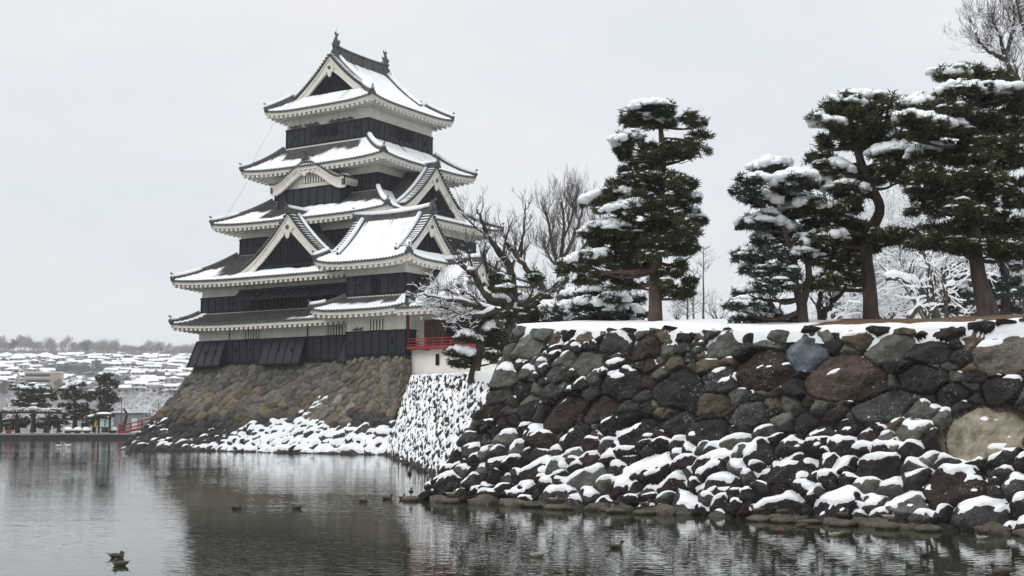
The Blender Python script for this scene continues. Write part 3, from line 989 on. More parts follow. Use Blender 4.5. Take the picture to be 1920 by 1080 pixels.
    if ridge:
        zr = zc(0)
        pr = np.array([P(0, zr + 0.05, o) for o in np.linspace(-D, front + 0.05, 8)])
        hip(rs, pr, 1.0, scale=1.15)
    # descending ridge just behind the verge tiles
    for sgn in (-1, 1):
        pr = np.array([P(sgn * w * u, zc(u) + 0.02, front - rowlen - 0.22) for u in np.linspace(0.04, 0.97, 12)])
        hip(rs, pr, 1.0, scale=0.7, orn=False)
    parts = dict(tile=gt, snow=gs, trim=trim, boards=boards, pend=pend, dk=dk)
    return parts


def build_gable(parent, rs, parts, label=None, as_part=True):
    g = parts['tile'].build('gable', M['tile'], parent, False)
    if label:
        g['label'] = label
    parts['snow'].build('snow', M['snow'], g, True)['kind'] = 'stuff'
    parts['trim'].build('bargeboard', M['trim'], g)
    parts['boards'].build('slatted_infill', M['batten'], g)
    parts['pend'].build('gable_pendant', M['trim'], g)
    parts['dk'].build('pendant_boss', M['bronze'], g)
    for h in rs.hip:
        h.build('gable_ridge', M['tile'], g)
    if rs.hipsnow.n:
        rs.hipsnow.build('ridge_snow', M['snow'], g, True)['kind'] = 'stuff'
    for h in rs.orn:
        h.build('ridge_end_ornament', M['bronze'], g)
    return g


def storey(parent, x0, x1, y0, y1, zb, zm, zt, skip=(), port_rows=(), sp=0.84, plaster=True, course=True):
    """white plaster storey with a black boarded lower band"""
    if plaster:
        mb = MB(); mb.box(x0, x1, y0, y1, zb - 0.4, zt); mb.build('plaster_wall', M['plaster'], parent)
    bd = MB(); bt = MB(); ports = []
    o = 0.07
    bd.box(x0 - o, x1 + o, y0 - o, y1 + o, zb - 0.3, zm)
    bt.box(x0 - o - 0.05, x1 + o + 0.05, y0 - o - 0.05, y1 + o + 0.05, zm - 0.10, zm + 0.03)
    bt.box(x0 - o - 0.03, x1 + o + 0.03, y0 - o - 0.03, y1 + o + 0.03, zb - 0.1, zb + 0.22)
    for (a0, a1, side) in ((x0, x1, 'S'), (x0, x1, 'N'), (y0, y1, 'E'), (y0, y1, 'W')):
        n = max(2, int(round((a1 - a0) / sp)))
        for i in range(n + 1):
            a = a0 + (a1 - a0) * i / n
            w = 0.05
            if side in 'SN':
                y = y0 - o if side == 'S' else y1 + o
                bt.box(a - w, a + w, y - 0.045, y + 0.045, zb, zm - 0.05)
            else:
                x = x1 + o if side == 'E' else x0 - o
                bt.box(x - 0.045, x + 0.045, a - w, a + w, zb, zm - 0.05)
        for j, fr in enumerate(port_rows):
            i = int(fr * n)
            a = a0 + (a1 - a0) * (i + 0.5) / n
            tall = j % 2
            hw, hh = (0.11, 0.24) if tall else (0.12, 0.12)
            zc = zb + (zm - zb) * 0.55
            if side == 'S':
                ports.append(MB().box(a - hw, a + hw, y0 - o - 0.03, y0 - o + 0.02, zc - hh, zc + hh))
            elif side == 'E':
                ports.append(MB().box(x1 + o - 0.02, x1 + o + 0.03, a - hw, a + hw, zc - hh, zc + hh))
    b = bd.build('board_wall', M['board'], parent)
    bt.build('battens', M['batten'], b)
    for d in ports:
        d.build('gun_port', M['dark'], b)
    # the white course where the roof below meets the boards
    if course:
        tr = MB(); tr.box(x0 - 0.14, x1 + 0.14, y0 - 0.14, y1 + 0.14, zb - 0.12, zb + 0.0); tr.build('flashing_course', M['trim'], parent)
    return b


def barwin(parent, x0, x1, y, z0, z1, n, bar=M['trim'], d=0.06, name='lattice_window'):
    """barred window in a south face"""
    mb = MB(); mb.box(x0, x1, y - 0.012, y + 0.02, z0, z1); w = mb.build(name, M['dark'], parent)
    b = MB()
    wd = (x1 - x0) / n
    for i in range(n):
        c = x0 + wd * (i + 0.5)
        b.box(c - wd * 0.27, c + wd * 0.27, y - d, y - 0.015, z0 + 0.01, z1 - 0.01)
    b.build('window_bars', bar, w)
    return w


keep = empty('castle_keep', (CC[0], CC[1], 0), CYAW, 'tall five tiered black and white castle keep with snowy tiled roofs and ridge fish', 'castle')

# ---- storeys (x half, y half, foot, top of the boards, top of the plaster)
storey(keep, -10.3, 10.3, -9.2, 9.2, 7.30, 9.32, 10.75, port_rows=(0.04, 0.20, 0.29, 0.50), course=False)
storey(keep, -10.15, 10.15, -9.1, 9.1, 11.72, 13.12, 14.6, port_rows=(0.10, 0.18))
storey(keep, -8.2, 8.2, -6.5, 6.5, 17.05, 18.50, 19.75, port_rows=(0.10, 0.9, 0.75))
storey(keep, -5.8, 5.8, -4.7, 4.7, 21.95, 23.42, 24.7, port_rows=(0.9,))
storey(keep, -4.65, 4.65, -4.6, 4.6, 26.62, 28.33, 29.95, port_rows=(0.13, 0.33, 0.68, 0.88), sp=0.72)


def melt(dmin, wd=1.0, amp=0.0):
    """snow lies only up to dmin metres from the eave"""
    return lambda S_, T_, Q_, D_: smooth(dmin + wd, dmin - wd, D_ + amp * N3(Q_ * 0.35, Q_ * 0 + dmin)) * 1.15 - 0.08


def r1s(S_, T_, Q_, D_):        # nearly bare, a strip of snow at the left corner and dabs along the eave towards the right
    return smooth(0.05, 0.025, S_) * 1.2 + smooth(0.3, 0.75, S_) * smooth(1.3, 0.25, D_) * 0.9 - 0.12


def r2s(S_, T_, Q_, D_):
    bare = smooth(0.12, 0.18, S_) * smooth(0.32, 0.24, S_) * 0.9
    lim = 1.9 + 1.2 * smooth(0.14, 0.05, S_)
    return smooth(lim + 1.0, lim - 1.0, D_ + bare * 0.9) * 1.25 - 0.1


def r3s(S_, T_, Q_, D_):
    bare = smooth(0.16, 0.24, S_) * smooth(0.40, 0.32, S_)
    return smooth(3.6, 1.7, D_ + bare * 2.0) * 1.25 - 0.1


def r4s(S_, T_, Q_, D_):
    bare = smooth(0.10, 0.2, S_) * smooth(0.65, 0.45, S_)
    return smooth(3.0, 1.3, D_ + bare * 0.8 - 1.4 * smooth(0.84, 0.95, S_)) * 1.25 - 0.1


skirt(keep, (-10.15, 10.15, -9.1, 9.1), 11.75, (-12.1, 12.1, -10.9, 10.9), 10.62, 0.30, {'S': r1s, 'W': full}, label='lowest roof of the keep, its dark tiles nearly bare of snow', hip_snow=(0.35, 1, 1, 1))
skirt(keep, (-8.2, 8.2, -6.5, 6.5), 17.1, (-12.1, 12.1, -10.9, 10.9), 14.37, 0.30, {'S': r2s, 'W': full, 'E': full}, hip_snow=(0.45, 1, 1, 1))
skirt(keep, (-5.8, 5.8, -4.7, 4.7), 22.0, (-9.92, 9.92, -8.55, 8.55), 19.47, 0.32, {'S': r3s, 'E': full, 'W': full}, hip_snow=(0.5, 1, 1, 1))
skirt(keep, (-4.65, 4.65, -4.6, 4.6), 26.65, (-8.1, 8.1, -6.82, 6.82), 24.37, 0.32, {'S': r4s, 'E': full, 'W': full}, hip_snow=(0.3, 1, 1, 1))


def irimoya(parent, c, ra, a, b, ag, tg, ze, zr, up, covS, ridge_h=0.9, k=0.35, label=None, gboard=0.42, wall=1.5, ends=(1, 1), ga_cov=True, kg=0.30, fishes=False):
    """hip-and-gable roof; ridge along ra, half length a, half width b, gables at +-ag"""
    c = np.asarray(c, float); ra = np.asarray(ra, float); rb = np.array([-ra[1], ra[0]])
    rs = RoofSet()
    zf = lambda t: zr + (ze - zr) * ((1 + k) * t - k * t * t)
    ov = 0.30

    def half(t):
        return np.where(np.asarray(t) < tg, ag + ov, ag + ov + (a - ag - ov) * (np.asarray(t) - tg) / (1 - tg))
    for sgn in (1, -1):
        roof_side(rs, c, ra * sgn, rb * -sgn, lambda t: -half(t), lambda t: half(t), lambda t: b * t, zf, up, cov=covS, seed=zr + sgn, wall_nd=b - wall)
        roof_side(rs, c, rb * -sgn, ra * -sgn, lambda t: -b * t, lambda t: b * t, lambda t: ag + (a - ag) * (np.asarray(t) - tg) / (1 - tg), zf, up, t0=tg, cov=covS, seed=zr + 2 * sgn, wall_nd=a - wall)
    tt = np.linspace(tg, 0.985, 9)
    for s1 in (1, -1):
        for s2 in (1, -1):
            P = np.stack([c[0] + ra[0] * s1 * half(tt) + rb[0] * s2 * b * tt, c[1] + ra[1] * s1 * half(tt) + rb[1] * s2 * b * tt, zf(tt) + up * tt * tt], -1)
            hip(rs, P, 1.0)
            # descending ridges beside the gables
            td = np.linspace(0.03, tg * 1.06, 10)
            o = ag + ov - 0.95
            P = np.stack([c[0] + ra[0] * s1 * o + rb[0] * s2 * b * td, c[1] + ra[1] * s1 * o + rb[1] * s2 * b * td, zf(td) + 0.03], -1)
            hip(rs, P, 1.0, scale=0.85)
    # main ridge
    m_ = 9
    re_ = ag + ov - (0.75 if fishes else 0.0)
    L = np.linspace(-re_, re_, m_)
    sag = 0.22 * (np.abs(L) / (ag + ov)) ** 2.5
    P = np.stack([c[0] + ra[0] * L, c[1] + ra[1] * L, zr - 0.15 + sag], -1)
    rp = [(-0.28, -0.1), (-0.24, ridge_h * 0.75), (-0.17, ridge_h), (0.17, ridge_h), (0.24, ridge_h * 0.75), (0.28, -0.1)]
    mbr = MB(); mbr.sweep(P, rp)
    ra3 = np.array([ra[0], ra[1], 0]); rb3 = np.array([rb[0], rb[1], 0]); up3 = np.array([0, 0, 1.0])
    for l in np.arange(-re_ + 0.1, re_, 0.30):
        z = zr - 0.15 + 0.22 * (abs(l) / (ag + ov)) ** 2.5
        q = np.array([c[0], c[1], 0]) + ra3 * l + up3 * (z + ridge_h)
        mbr.tube([q - rb3 * 0.30, q + rb3 * 0.30], 0.105, 7)
    for l in np.linspace(-re_ + 0.6, re_ - 0.6, 5):       # pierced panels along the side of the ridge
        z = zr - 0.15 + 0.22 * (abs(l) / (ag + ov)) ** 2.5
        for sg in (1, -1):
            mbr.obox(np.array([c[0], c[1], z + 0.2]) + ra3 * l + rb3 * 0.27 * sg, ra3, rb3, up3, 0.3, 0.1, ridge_h * 0.5)
    rs.hip.append(mbr)
    if covS is not None and not fishes:
        rs.hipsnow.sweep(P[:], [(-0.36, ridge_h * 0.8), (-0.36, ridge_h + 0.08), (-0.22, ridge_h + 0.24), (0, ridge_h + 0.30), (0.22, ridge_h + 0.24), (0.36, ridge_h + 0.08), (0.36, ridge_h * 0.8)])
    for s1 in (1, -1):
        rs.orn.append(onigawara(np.array([c[0] + ra[0] * s1 * (re_ + .05), c[1] + ra[1] * s1 * (re_ + .05), zr + 0.1]), ra * s1, 1.0))
    r = rs.build(parent, label=label)
    for s1, on in ((1, ends[0]), (-1, ends[1])):
        if not on:
            continue
        rs2 = RoofSet()
        n = ra * s1; e = np.array([-n[1], n[0]])
        zb = float(zf(tg)) + 0.12
        w = b * tg
        # the gable boards follow the roof's own curve
        Hh = zr - zb
        kk = ((1 + k) * 0.5 * tg - k * 0.25 * tg * tg) * (zr - ze) / Hh
        kcurve = 4 * (kk - 0.5)
        parts = gable(rs2, c + n * ag, e, n, w, zb, Hh, 0.9, front=ov, k=max(0.12, kcurve), cov=(None, None), board_h=gboard, ridge=False, kin=0.55, base_z=zb - 0.15)
        rs2.hip = []
        build_gable(parent, rs2, parts)
    return r


irimoya(keep, (0, 0), (0, 1), 5.98, 6.15, 4.15, 0.63, 29.72, 34.65, 0.33, full, ridge_h=0.95, fishes=True, label='topmost hip and gable roof under thick snow', wall=1.5)

# ---- triangular dormer gables and the bow-shaped gable
rs_ = RoofSet()
pp = gable(rs_, (0.25, -9.75), (1, 0), (0, -1), 5.2, 15.25, 4.55, 5.0, k=0.42, board_h=0.55, cov=(lambda U, D: smooth(0.75, 0.95, U) * 0.9 - 0.1, lambda U, D: smooth(0.10, 0.0, U) * 0.8 - 0.2), base_z=15.2)
build_gable(keep, rs_, pp, 'broad white edged dormer gable on the front of the second roof')
rs_ = RoofSet()
pp = gable(rs_, (9.1, -0.65), (0, 1), (1, 0), 4.5, 20.3, 3.95, 5.0, k=0.36, board_h=0.50, cov=(lambda U, D: smooth(0.8, 1.0, U) * 0.7 - 0.2, full and (lambda U, D: np.ones_like(U))), base_z=20.3)
build_gable(keep, rs_, pp, 'white edged dormer gable on the right side of the third roof')


def karahafu(parent, cx, yf, w, ze, zh, D):
    """undulating bow gable over the projecting bay of the fourth storey"""
    def zc(u):
        u = np.abs(u)
        return ze + zh * (0.5 + 0.5 * np.cos(np.pi * np.clip(u / 0.90, 0, 1))) ** 0.85 + 0.06 * smooth(0.86, 1.0, u)
    U = np.linspace(-1, 1, 49)
    t = MB(); s = MB(); tr = MB()
    dd = np.linspace(0, -D, 8)
    X = cx + w * U
    G = np.stack([np.stack([X, np.full_like(X, yf - o), zc(U)], -1) for o in dd])
    t.grid(G)
    # tiles run down the two slopes: a row of round ends along the front edge
    ln = 2 * w * 1.15; m_ = int(ln / 0.27)
    for i in range(m_ + 1):
        u = -1 + 2 * i / m_
        z = float(zc(u)); x = cx + w * u
        t.tube([(x, yf - 0.10, z + 0.05), (x, yf + D, z + 0.05)], 0.10, 7)
        s.tube([(x, yf - 0.02, z + 0.13), (x, yf + 0.4, z + 0.15), (x, yf + 0.85, z + 0.10)], [0.08, 0.11, 0.07], 6)
    for (o0, o1, a, b_) in ((0.0, 0.25, 0.0, 0.20), (0.07, 0.30, 0.20, 0.38), (0.12, 0.34, 0.38, 0.82)):
        k = np.where(np.abs(U) < 0.3, 1.0, 1.0) * (1 + 0.15 * np.abs(U))
        A = np.stack([X, np.full_like(X, yf + o0), zc(U) - a * k], -1); B = np.stack([X, np.full_like(X, yf + o0), zc(U) - b_ * k], -1)
        of = np.array([0, o1 - o0, 0])
        tr.grid(np.stack([A, B])); tr.grid(np.stack([B, B + of])); tr.grid(np.stack([A, A + of]))
        for q in (0, -1):
            tr.add([A[q], B[q], B[q] + of, A[q] + of], [(0, 1, 2, 3)])
    # side eaves running back to the wall
    for sg in (-1, 1):
        x = cx + sg * (w - 0.1); z = float(zc(1.0))
        tr.box(x - 0.08, x + 0.08, yf + 0.30, yf + D, z - 0.40, z - 0.08)
        for y in np.arange(yf + 0.55, yf + D - 0.1, 0.45):
            tr.box(x - 0.35, x + 0.02, y - 0.1, y + 0.1, z - 0.62, z - 0.40) if sg > 0 else tr.box(x - 0.02, x + 0.35, y - 0.1, y + 0.1, z - 0.62, z - 0.40)
        t.box(x - 0.12, x + 0.12, yf + 0.05, yf + 0.26, z - 0.75, z - 0.02)
    g = t.build('bow_gable', M['tile'], parent)
    g['label'] = 'bow shaped white gable over the projecting bay'
    s.build('snow', M['snow'], g, True)['kind'] = 'stuff'
    tr.build('bargeboard', M['trim'], g)
    pe = MB()
    zt = ze + zh - 0.82
    poly = [(-.75, .12), (-.45, -.12), (-.3, -.05), (-.18, -.34), (0, -.42), (.18, -.34), (.3, -.05), (.45, -.12), (.75, .12)]
    pe.prism([(cx + a * 0.8 - 0.25, yf + 0.02, zt + b_ * 0.8) for a, b_ in poly], (0, 0.09, 0))
    pe.build('gable_pendant', M['trim'], g)
    onigawara((cx - 0.35, yf + 0.25, ze + zh + 0.10), (0, -1), 1.05).build('ridge_end_ornament', M['bronze'], g)
    sn = MB(); sn.tube([(cx - 0.35, yf + 0.3, ze + zh + 0.30), (cx - 0.35, yf + 1.3, ze + zh + 0.45), (cx - 0.35, yf + 2.6, ze + zh + 0.42)], [0.3, 0.38, 0.3], 8)
    sn.build('ridge_snow', M['snow'], g, True)['kind'] = 'stuff'
    # bay under it
    mb = MB(); mb.box(cx - 3.55, cx + 3.35, yf + 0.62, -4.75, 20.4, 23.0)
    xs = np.linspace(-0.85, 0.83, 25)
    A = np.stack([cx + w * xs, np.full_like(xs, yf + 0.62), zc(xs) - 0.5], -1); B = A.copy(); B[:, 2] = 22.9
    mb.grid(np.stack([A, B]))
    mb.build('bay_plaster', M['plaster'], parent)
    bd = MB(); bd.box(cx - 3.65, cx + 3.45, yf + 0.52, -4.74, 20.3, 22.45); b = bd.build('bay_boards', M['board'], parent)
    bt = MB()
    for x in np.linspace(cx - 3.62, cx + 3.42, 9):
        bt.box(x - 0.05, x + 0.05, yf + 0.475, yf + 0.54, 20.35, 22.42)
    bt.box(cx - 3.70, cx + 3.50, yf + 0.46, -4.735, 22.42, 22.54)
    for y in np.linspace(yf + 1.2, -4.9, 3):
        bt.box(cx + 3.40, cx + 3.50, y - 0.05, y + 0.05, 20.35, 22.42)
    bt.build('battens', M['batten'], b)
    dk = MB(); dk.box(cx - 2.75, cx - 2.5, yf + 0.49, yf + 0.53, 21.3, 21.8); dk.build('gun_port', M['dark'], b)
    barwin(parent, cx - 0.85, cx + 1.55, yf + 0.60, 22.92, 23.62, 8)


karahafu(keep, -0.45, -6.72, 4.15, 23.0, 1.62, 2.6)

# ---- windows and shutters of the keep
barwin(keep, -4.97, -3.16, -9.21, 9.36, 10.35, 6)
barwin(keep, 4.17, 5.95, -9.21, 9.36, 10.35, 6)
for i_, (xa, xb) in enumerate(((-0.95, 0.05), (0.2, 1.25))):
    barwin(keep, xa, xb, -4.68, 27.2, 28.15, 5, M['batten'], name='board_window')
mbw = MB(); bw = MB()
for ya, yb in ((-0.85, 0.25), (0.45, 1.5)):
    mbw.box(4.68, 4.735, ya, yb, 27.2, 28.15)
    for y in np.linspace(ya + 0.1, yb - 0.1, 6):
        bw.box(4.73, 4.78, y - 0.04, y + 0.04, 27.22, 28.13)
w_ = mbw.build('board_window', M['dark'], keep); bw.build('window_bars', M['batten'], w_)
# long opening of the second storey under propped-out shutters
mbw = MB(); mbw.box(-4.25, 7.9, -9.23, -9.12, 11.95, 13.15); op = mbw.build('long_opening', M['dark'], keep)
bw = MB()
for x in np.arange(-4.2, 7.8, 0.42):
    bw.box(x - 0.06, x + 0.06, -9.30, -9.235, 11.95, 13.1)
bw.build('window_bars', M['brownwood'], op)
aw = MB(); ab = MB()
for x0, x1 in ((-5.5, -2.55), (-2.5, 0.4), (0.45, 3.35), (3.4, 6.3), (6.35, 8.2)):
    aw.hexa([(x0, -9.25, 13.32), (x0, -10.45, 12.52), (x1, -10.45, 12.52), (x1, -9.25, 13.32), (x0, -9.25, 13.42), (x0, -10.47, 12.62), (x1, -10.47, 12.62), (x1, -9.25, 13.42)])
    for x in np.linspace(x0 + 0.1, x1 - 0.1, 5):
        ab.hexa([(x - .04, -9.27, 13.42), (x - .04, -10.46, 12.625), (x + .04, -10.46, 12.625), (x + .04, -9.27, 13.42), (x - .04, -9.27, 13.47), (x - .04, -10.46, 12.67), (x + .04, -10.46, 12.67), (x + .04, -9.27, 13.47)])
aw_ = aw.build('awning_shutters', M['board'], keep); ab.build('battens', M['batten'], aw_)
# header board over the shutters
hb = MB(); hb.box(-5.6, 8.0, -9.26, -9.165, 13.10, 13.62); hb.build('header_board', M['board'], keep)
# flared stone-dropping bays at the foot of the keep
for (x0, x1) in ((-10.45, -6.95), (-2.4, 2.1), (6.2, 8.4)):
    fb = MB(); fl = 0.95
    xl = x0 - (0.25 if x0 < -10 else 0.0)
    zb_ = 7.05
    fb.hexa([(xl, -9.2 - fl, zb_), (x1, -9.2 - fl, zb_), (x1, -9.2, zb_), (x0, -9.2, zb_), (x0, -9.31, 9.25), (x1, -9.31, 9.25), (x1, -9.2, 9.25), (x0, -9.2, 9.25)])
    f_ = fb.build('flared_boards', M['board'], keep)
    bb = MB(); n_ = max(2, int((x1 - x0) / 0.85))
    for i in range(n_ + 1):
        x = x0 + (x1 - x0) * i / n_; xb = xl + (x1 - xl) * i / n_
        bb.hexa([(xb - .05, -9.25 - fl, zb_), (xb + .05, -9.25 - fl, zb_), (xb + .05, -9.2 - fl, zb_), (xb - .05, -9.2 - fl, zb_), (x - .05, -9.365, 9.25), (x + .05, -9.365, 9.25), (x + .05, -9.3, 9.25), (x - .05, -9.3, 9.25)])
    bb.box(x0, x1, -9.37, -9.25, 9.22, 9.33)
    bb.box(xl - 0.02, x1 + 0.02, -9.29 - fl, -9.15 - fl, zb_ - 0.02, zb_ + 0.12)
    bb.build('battens', M['batten'], f_)
    for fr in (0.42, 0.75):
        if x1 - x0 > 3:
            x = x0 + (x1 - x0) * fr; z = 8.2; y = -9.31 - (9.25 - z) / (9.25 - zb_) * (fl - 0.11)
            MB().box(x - 0.11, x + 0.11, y - 0.05, y + 0.1, z - 0.2, z + 0.2).build('gun_port', M['dark'], f_)
# the left flared bay wraps the corner
# rain pipes and wall seams
for x in (-6.6, 2.25):
    MB().tube([(x, -9.25, 10.4), (x, -9.26, 9.3)], 0.05, 6).build('downpipe', M['bronze'], keep)
# lightning conductor hanging past the left eaves
MB().tube([(-5.3, -5.3, 29.5), (-6.4, -6.6, 26.0), (-7.0, -6.9, 24.6)], 0.011, 4).build('conductor_wire', M['bronze'], keep)
MB().tube([(-7.2, -6.9, 23.6), (-8.0, -7.6, 21.6), (-8.6, -8.2, 20.2)], 0.011, 4).build('conductor_wire', M['bronze'], keep)


def roof_fish(x, y, z, face):
    """ridge-end fish standing on its head, tail up, a needle on top"""
    mb = MB()
    f = np.array([face[0], face[1], 0.0]); up = np.array([0, 0, 1.0]); sd = np.cross(f, up)
    p = np.array([x, y, z])
    ln = [(0.02, -0.05, .30), (-0.02, 0.18, .31), (-0.10, 0.42, .24), (-0.12, 0.66, .18), (-0.05, 0.90, .13), (0.05, 1.10, .09), (0.08, 1.22, .04)]
    pts = [p + f * -a + up * b_ for a, b_, r in ln]
    mb.tube(pts, [r for _, _, r in ln], 8)
    for (poly) in ([(-.05, .35), (-.42, .55), (-.40, .78), (-.22, .68), (-.12, .62)], [(.05, 1.0), (-.22, 1.12), (-.30, 1.38), (-.02, 1.22), (.16, 1.42), (.26, 1.18), (.1, 1.05)],
                   [(.15, .30), (.42, .42), (.36, .62), (.20, .52)], [(.22, -.05), (.45, .05), (.40, .25), (.2, .2)]):
        mb.prism([p + f * a + up * b_ - sd * 0.04 for a, b_ in poly], sd * 0.08)
    for sg in (-1, 1):
        mb.prism([p + sd * sg * 0.22 + up * 0.15, p + sd * sg * 0.46 + up * 0.32, p + sd * sg * 0.40 + up * 0.56, p + sd * sg * 0.2 + up * 0.4], f * 0.05)
    mb.tube([p + up * 1.2, p + up * 1.85], [0.02, 0.008], 4)
    return mb


for y_, fy in ((-3.5, -1), (3.5, 1)):
    o = roof_fish(0, y_, 35.55, (0, fy)).build('roof_fish', M['bronze'], keep, True)

# pigeons along the top board are too few to matter; the keep ends here
# ---------------------------------------------------------------- corner turret
tur = empty('castle_turret', (CC[0], CC[1], 0), CYAW, 'two storey white and black corner turret with a snowy gabled roof, standing before the keep', 'turret')
storey(tur, 7.95, 13.72, -11.05, -5.2, 7.42, 9.38, 10.9, port_rows=(0.12, 0.80), course=False)
storey(tur, 7.95, 13.62, -11.0, -5.4, 12.12, 13.75, 15.1, port_rows=(0.18, 0.78))


def t1s(S_, T_, Q_, D_):
    return smooth(1.7, 0.35, D_ - 0.8 * smooth(0.85, 0.97, S_)) * 1.1 - 0.12


skirt(tur, (7.95, 13.62, -11.0, -5.4), 12.15, (5.3, 14.7, -12.5, -3.6), 10.98, 0.28, {'S': t1s}, sides='SW', label='lower roof of the turret, bare tiles above and snow along its eave', hip_snow=(0.5, 1, 1, 1), thick=0.13)
irimoya(tur, (10.25, -8.2), (1, 0), 4.75, 4.2, 3.55, 0.74, 14.75, 18.75, 0.42, full, ridge_h=0.5, label='upper roof of the turret, smooth with snow', wall=1.4)
barwin(tur, 10.05, 11.55, -11.06, 9.42, 10.25, 5)
# bell-shaped window in the boards
bw = MB(); oy = -11.0 - 0.085
pts_ = [(-.44, 0), (.44, 0), (.44, .62), (.36, .95), (.18, 1.12), (0, 1.25), (-.18, 1.12), (-.36, .95), (-.44, .62)]
bw.prism([(10.73 + a, oy, 12.28 + b_) for a, b_ in pts_], (0, -0.015, 0)); w_ = bw.build('bell_window', M['dark'], tur)
bb = MB()
for a in (-.3, -.1, .1, .3):
    bb.box(10.73 + a - .03, 10.73 + a + .03, oy - 0.05, oy - 0.02, 12.3, 12.3 + (1.1 if abs(a) < .2 else .85))
for z in (12.55, 12.85, 13.15):
    bb.box(10.33, 11.13, oy - 0.06, oy - 0.03, z - .02, z + .02)
for i in range(2, len(pts_)):
    a = pts_[i - 1]; b_ = pts_[i]
    bb.tube([(10.73 + a[0] * 1.12, oy - 0.03, 12.28 + a[1] * 1.04), (10.73 + b_[0] * 1.12, oy - 0.03, 12.28 + b_[1] * 1.04)], 0.045, 5)
bb.build('window_bars', M['batten'], w_)

# ---------------------------------------------------------------- moon-viewing pavilion with the red balcony
M['redpost'] = mat('dark_red_post', (0.11, 0.022, 0.018), 0.6, col2=(0.17, 0.035, 0.03), vscale=3)
pav = empty('castle_pavilion', (CC[0], CC[1], 0), CYAW, 'low white pavilion with red balcony railing and brown shutters right of the turret', 'pavilion')
mb = MB()
mb.hexa([(13.95, -10.55, 5.95), (23.5, -10.55, 5.95), (23.5, -3, 5.95), (13.95, -3, 5.95), (13.83, -10.45, 7.85), (23.5, -10.45, 7.85), (23.5, -3, 7.85), (13.83, -3, 7.85)])
mb.build('plaster_base', M['plaster'], pav)
mb = MB(); mb.box(13.8, 24, -10.75, -3, 5.70, 5.95); mb.build('sill_beam', M['redwood'], pav)
mb = MB(); mb.box(16.2, 16.5, -10.60, -10.53, 6.6, 7.45); mb.build('slit_window', M['dark'], pav)
mb = MB(); mb.box(13.75, 14.55, -9.8, -4, 7.95, 11.0); mb.box(13.8, 20.6, -9.7, -4, 10.15, 11.2); mb.build('plaster_wall', M['plaster'], pav)
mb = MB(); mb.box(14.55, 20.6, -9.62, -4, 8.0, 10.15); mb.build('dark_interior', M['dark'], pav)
for x0, x1 in ((14.58, 15.55), (15.60, 16.6), (17.55, 18.5), (18.55, 19.5)):
    d = MB(); d.box(x0, x1, -9.80, -9.70, 8.05, 10.12); dd_ = d.build('shutter_door', M['redwood'], pav)
    b_ = MB()
    for z in np.arange(8.12, 10.1, 0.13):
        b_.box(x0 + 0.06, x1 - 0.06, -9.835, -9.80, z, z + 0.05)
    for x in (x0 + 0.03, x1 - 0.03):
        b_.box(x - 0.04, x + 0.04, -9.85, -9.80, 8.05, 10.12)
    b_.build('door_battens', M['redwood'], dd_)
mb = MB()
mb.box(13.62, 13.86, -11.02, -10.78, 7.85, 10.95); mb.build('red_post', M['redpost'], pav)
mb = MB(); mb.box(20.4, 20.6, -11.0, -10.8, 7.85, 10.95); mb.build('red_post', M['redpost'], pav)
mb = MB(); mb.box(13.6, 20.8, -11.0, -9.6, 7.83, 8.02); mb.box(13.6, 20.85, -11.08, -10.98, 7.86, 8.06); mb.build('balcony_floor', M['red'], pav)
mb = MB()
for z, h in ((8.16, .06), (8.40, .055), (8.60, .075)):
    mb.box(13.7, 21.1, -11.0, -10.91, z, z + h)
for i, x in enumerate(np.arange(14.75, 20.9, 0.78)):
    mb.box(x - .055, x + .055, -11.01, -10.90, 8.03, 8.62 if i % 2 else 8.44)
for x in np.arange(15.5, 20, 1.7):
    mb.box(x - .08, x + .08, -10.95, -10.5, 7.72, 7.83)
mb.build('balcony_railing', M['red'], pav)
mb = MB(); mb.box(17.0, 17.5, -9.62, -9.5, 8.35, 8.5); mb.build('red_stand', M['red'], pav)
# roof of the pavilion, hipped at the right, dying into the turret at the left
rs_ = RoofSet()
zr, ze_, k_ = 14.75, 10.93, 0.30
zf_ = lambda t: zr + (ze_ - zr) * ((1 + k_) * t - k_ * t * t)
yc, b_h, xr, xe, tg_ = -7.0, 5.45, 18.1, 20.9, 0.45


def pcov(S_, T_, Q_, D_):
    return 1.2 - 1.6 * smooth(15.15, 14.75, Q_ + 0.30 * D_ * 0.2)


hx = lambda t: np.where(np.asarray(t) < tg_, xr, xr + (xe - xr) * (np.asarray(t) - tg_) / (1 - tg_))
roof_side(rs_, (0, yc), (1, 0), (0, -1), lambda t: 13.72 + 0 * np.asarray(t), hx, lambda t: b_h * t, zf_, 0.35, cov=pcov, upc=(False, True), wall_nd=b_h - 2.3)
roof_side(rs_, (0, yc), (-1, 0), (0, 1), lambda t: -hx(t), lambda t: -13.72 + 0 * np.asarray(t), lambda t: b_h * t, zf_, 0.35, cov=full, upc=(True, False), wall_nd=b_h - 2.3)
roof_side(rs_, (0, yc), (0, 1), (1, 0), lambda t: -b_h * t, lambda t: b_h * t, lambda t: xr - 0.3 + (xe - xr + 0.3) * (np.asarray(t) - tg_) / (1 - tg_), zf_, 0.35, t0=tg_, cov=full, wall_nd=xe - 2.0)
tt = np.linspace(tg_, 0.985, 9)
for sg in (-1, 1):
    hip(rs_, np.stack([hx(tt), yc + sg * b_h * tt, zf_(tt) + 0.35 * tt * tt], -1), 1.0)
hip(rs_, np.stack([np.linspace(13.75, xr, 8), np.full(8, yc), np.full(8, zr - 0.05)], -1), 1.0, scale=1.4)
rs_.build(pav, label='smooth snow covered roof of the pavilion')
rs2 = RoofSet()
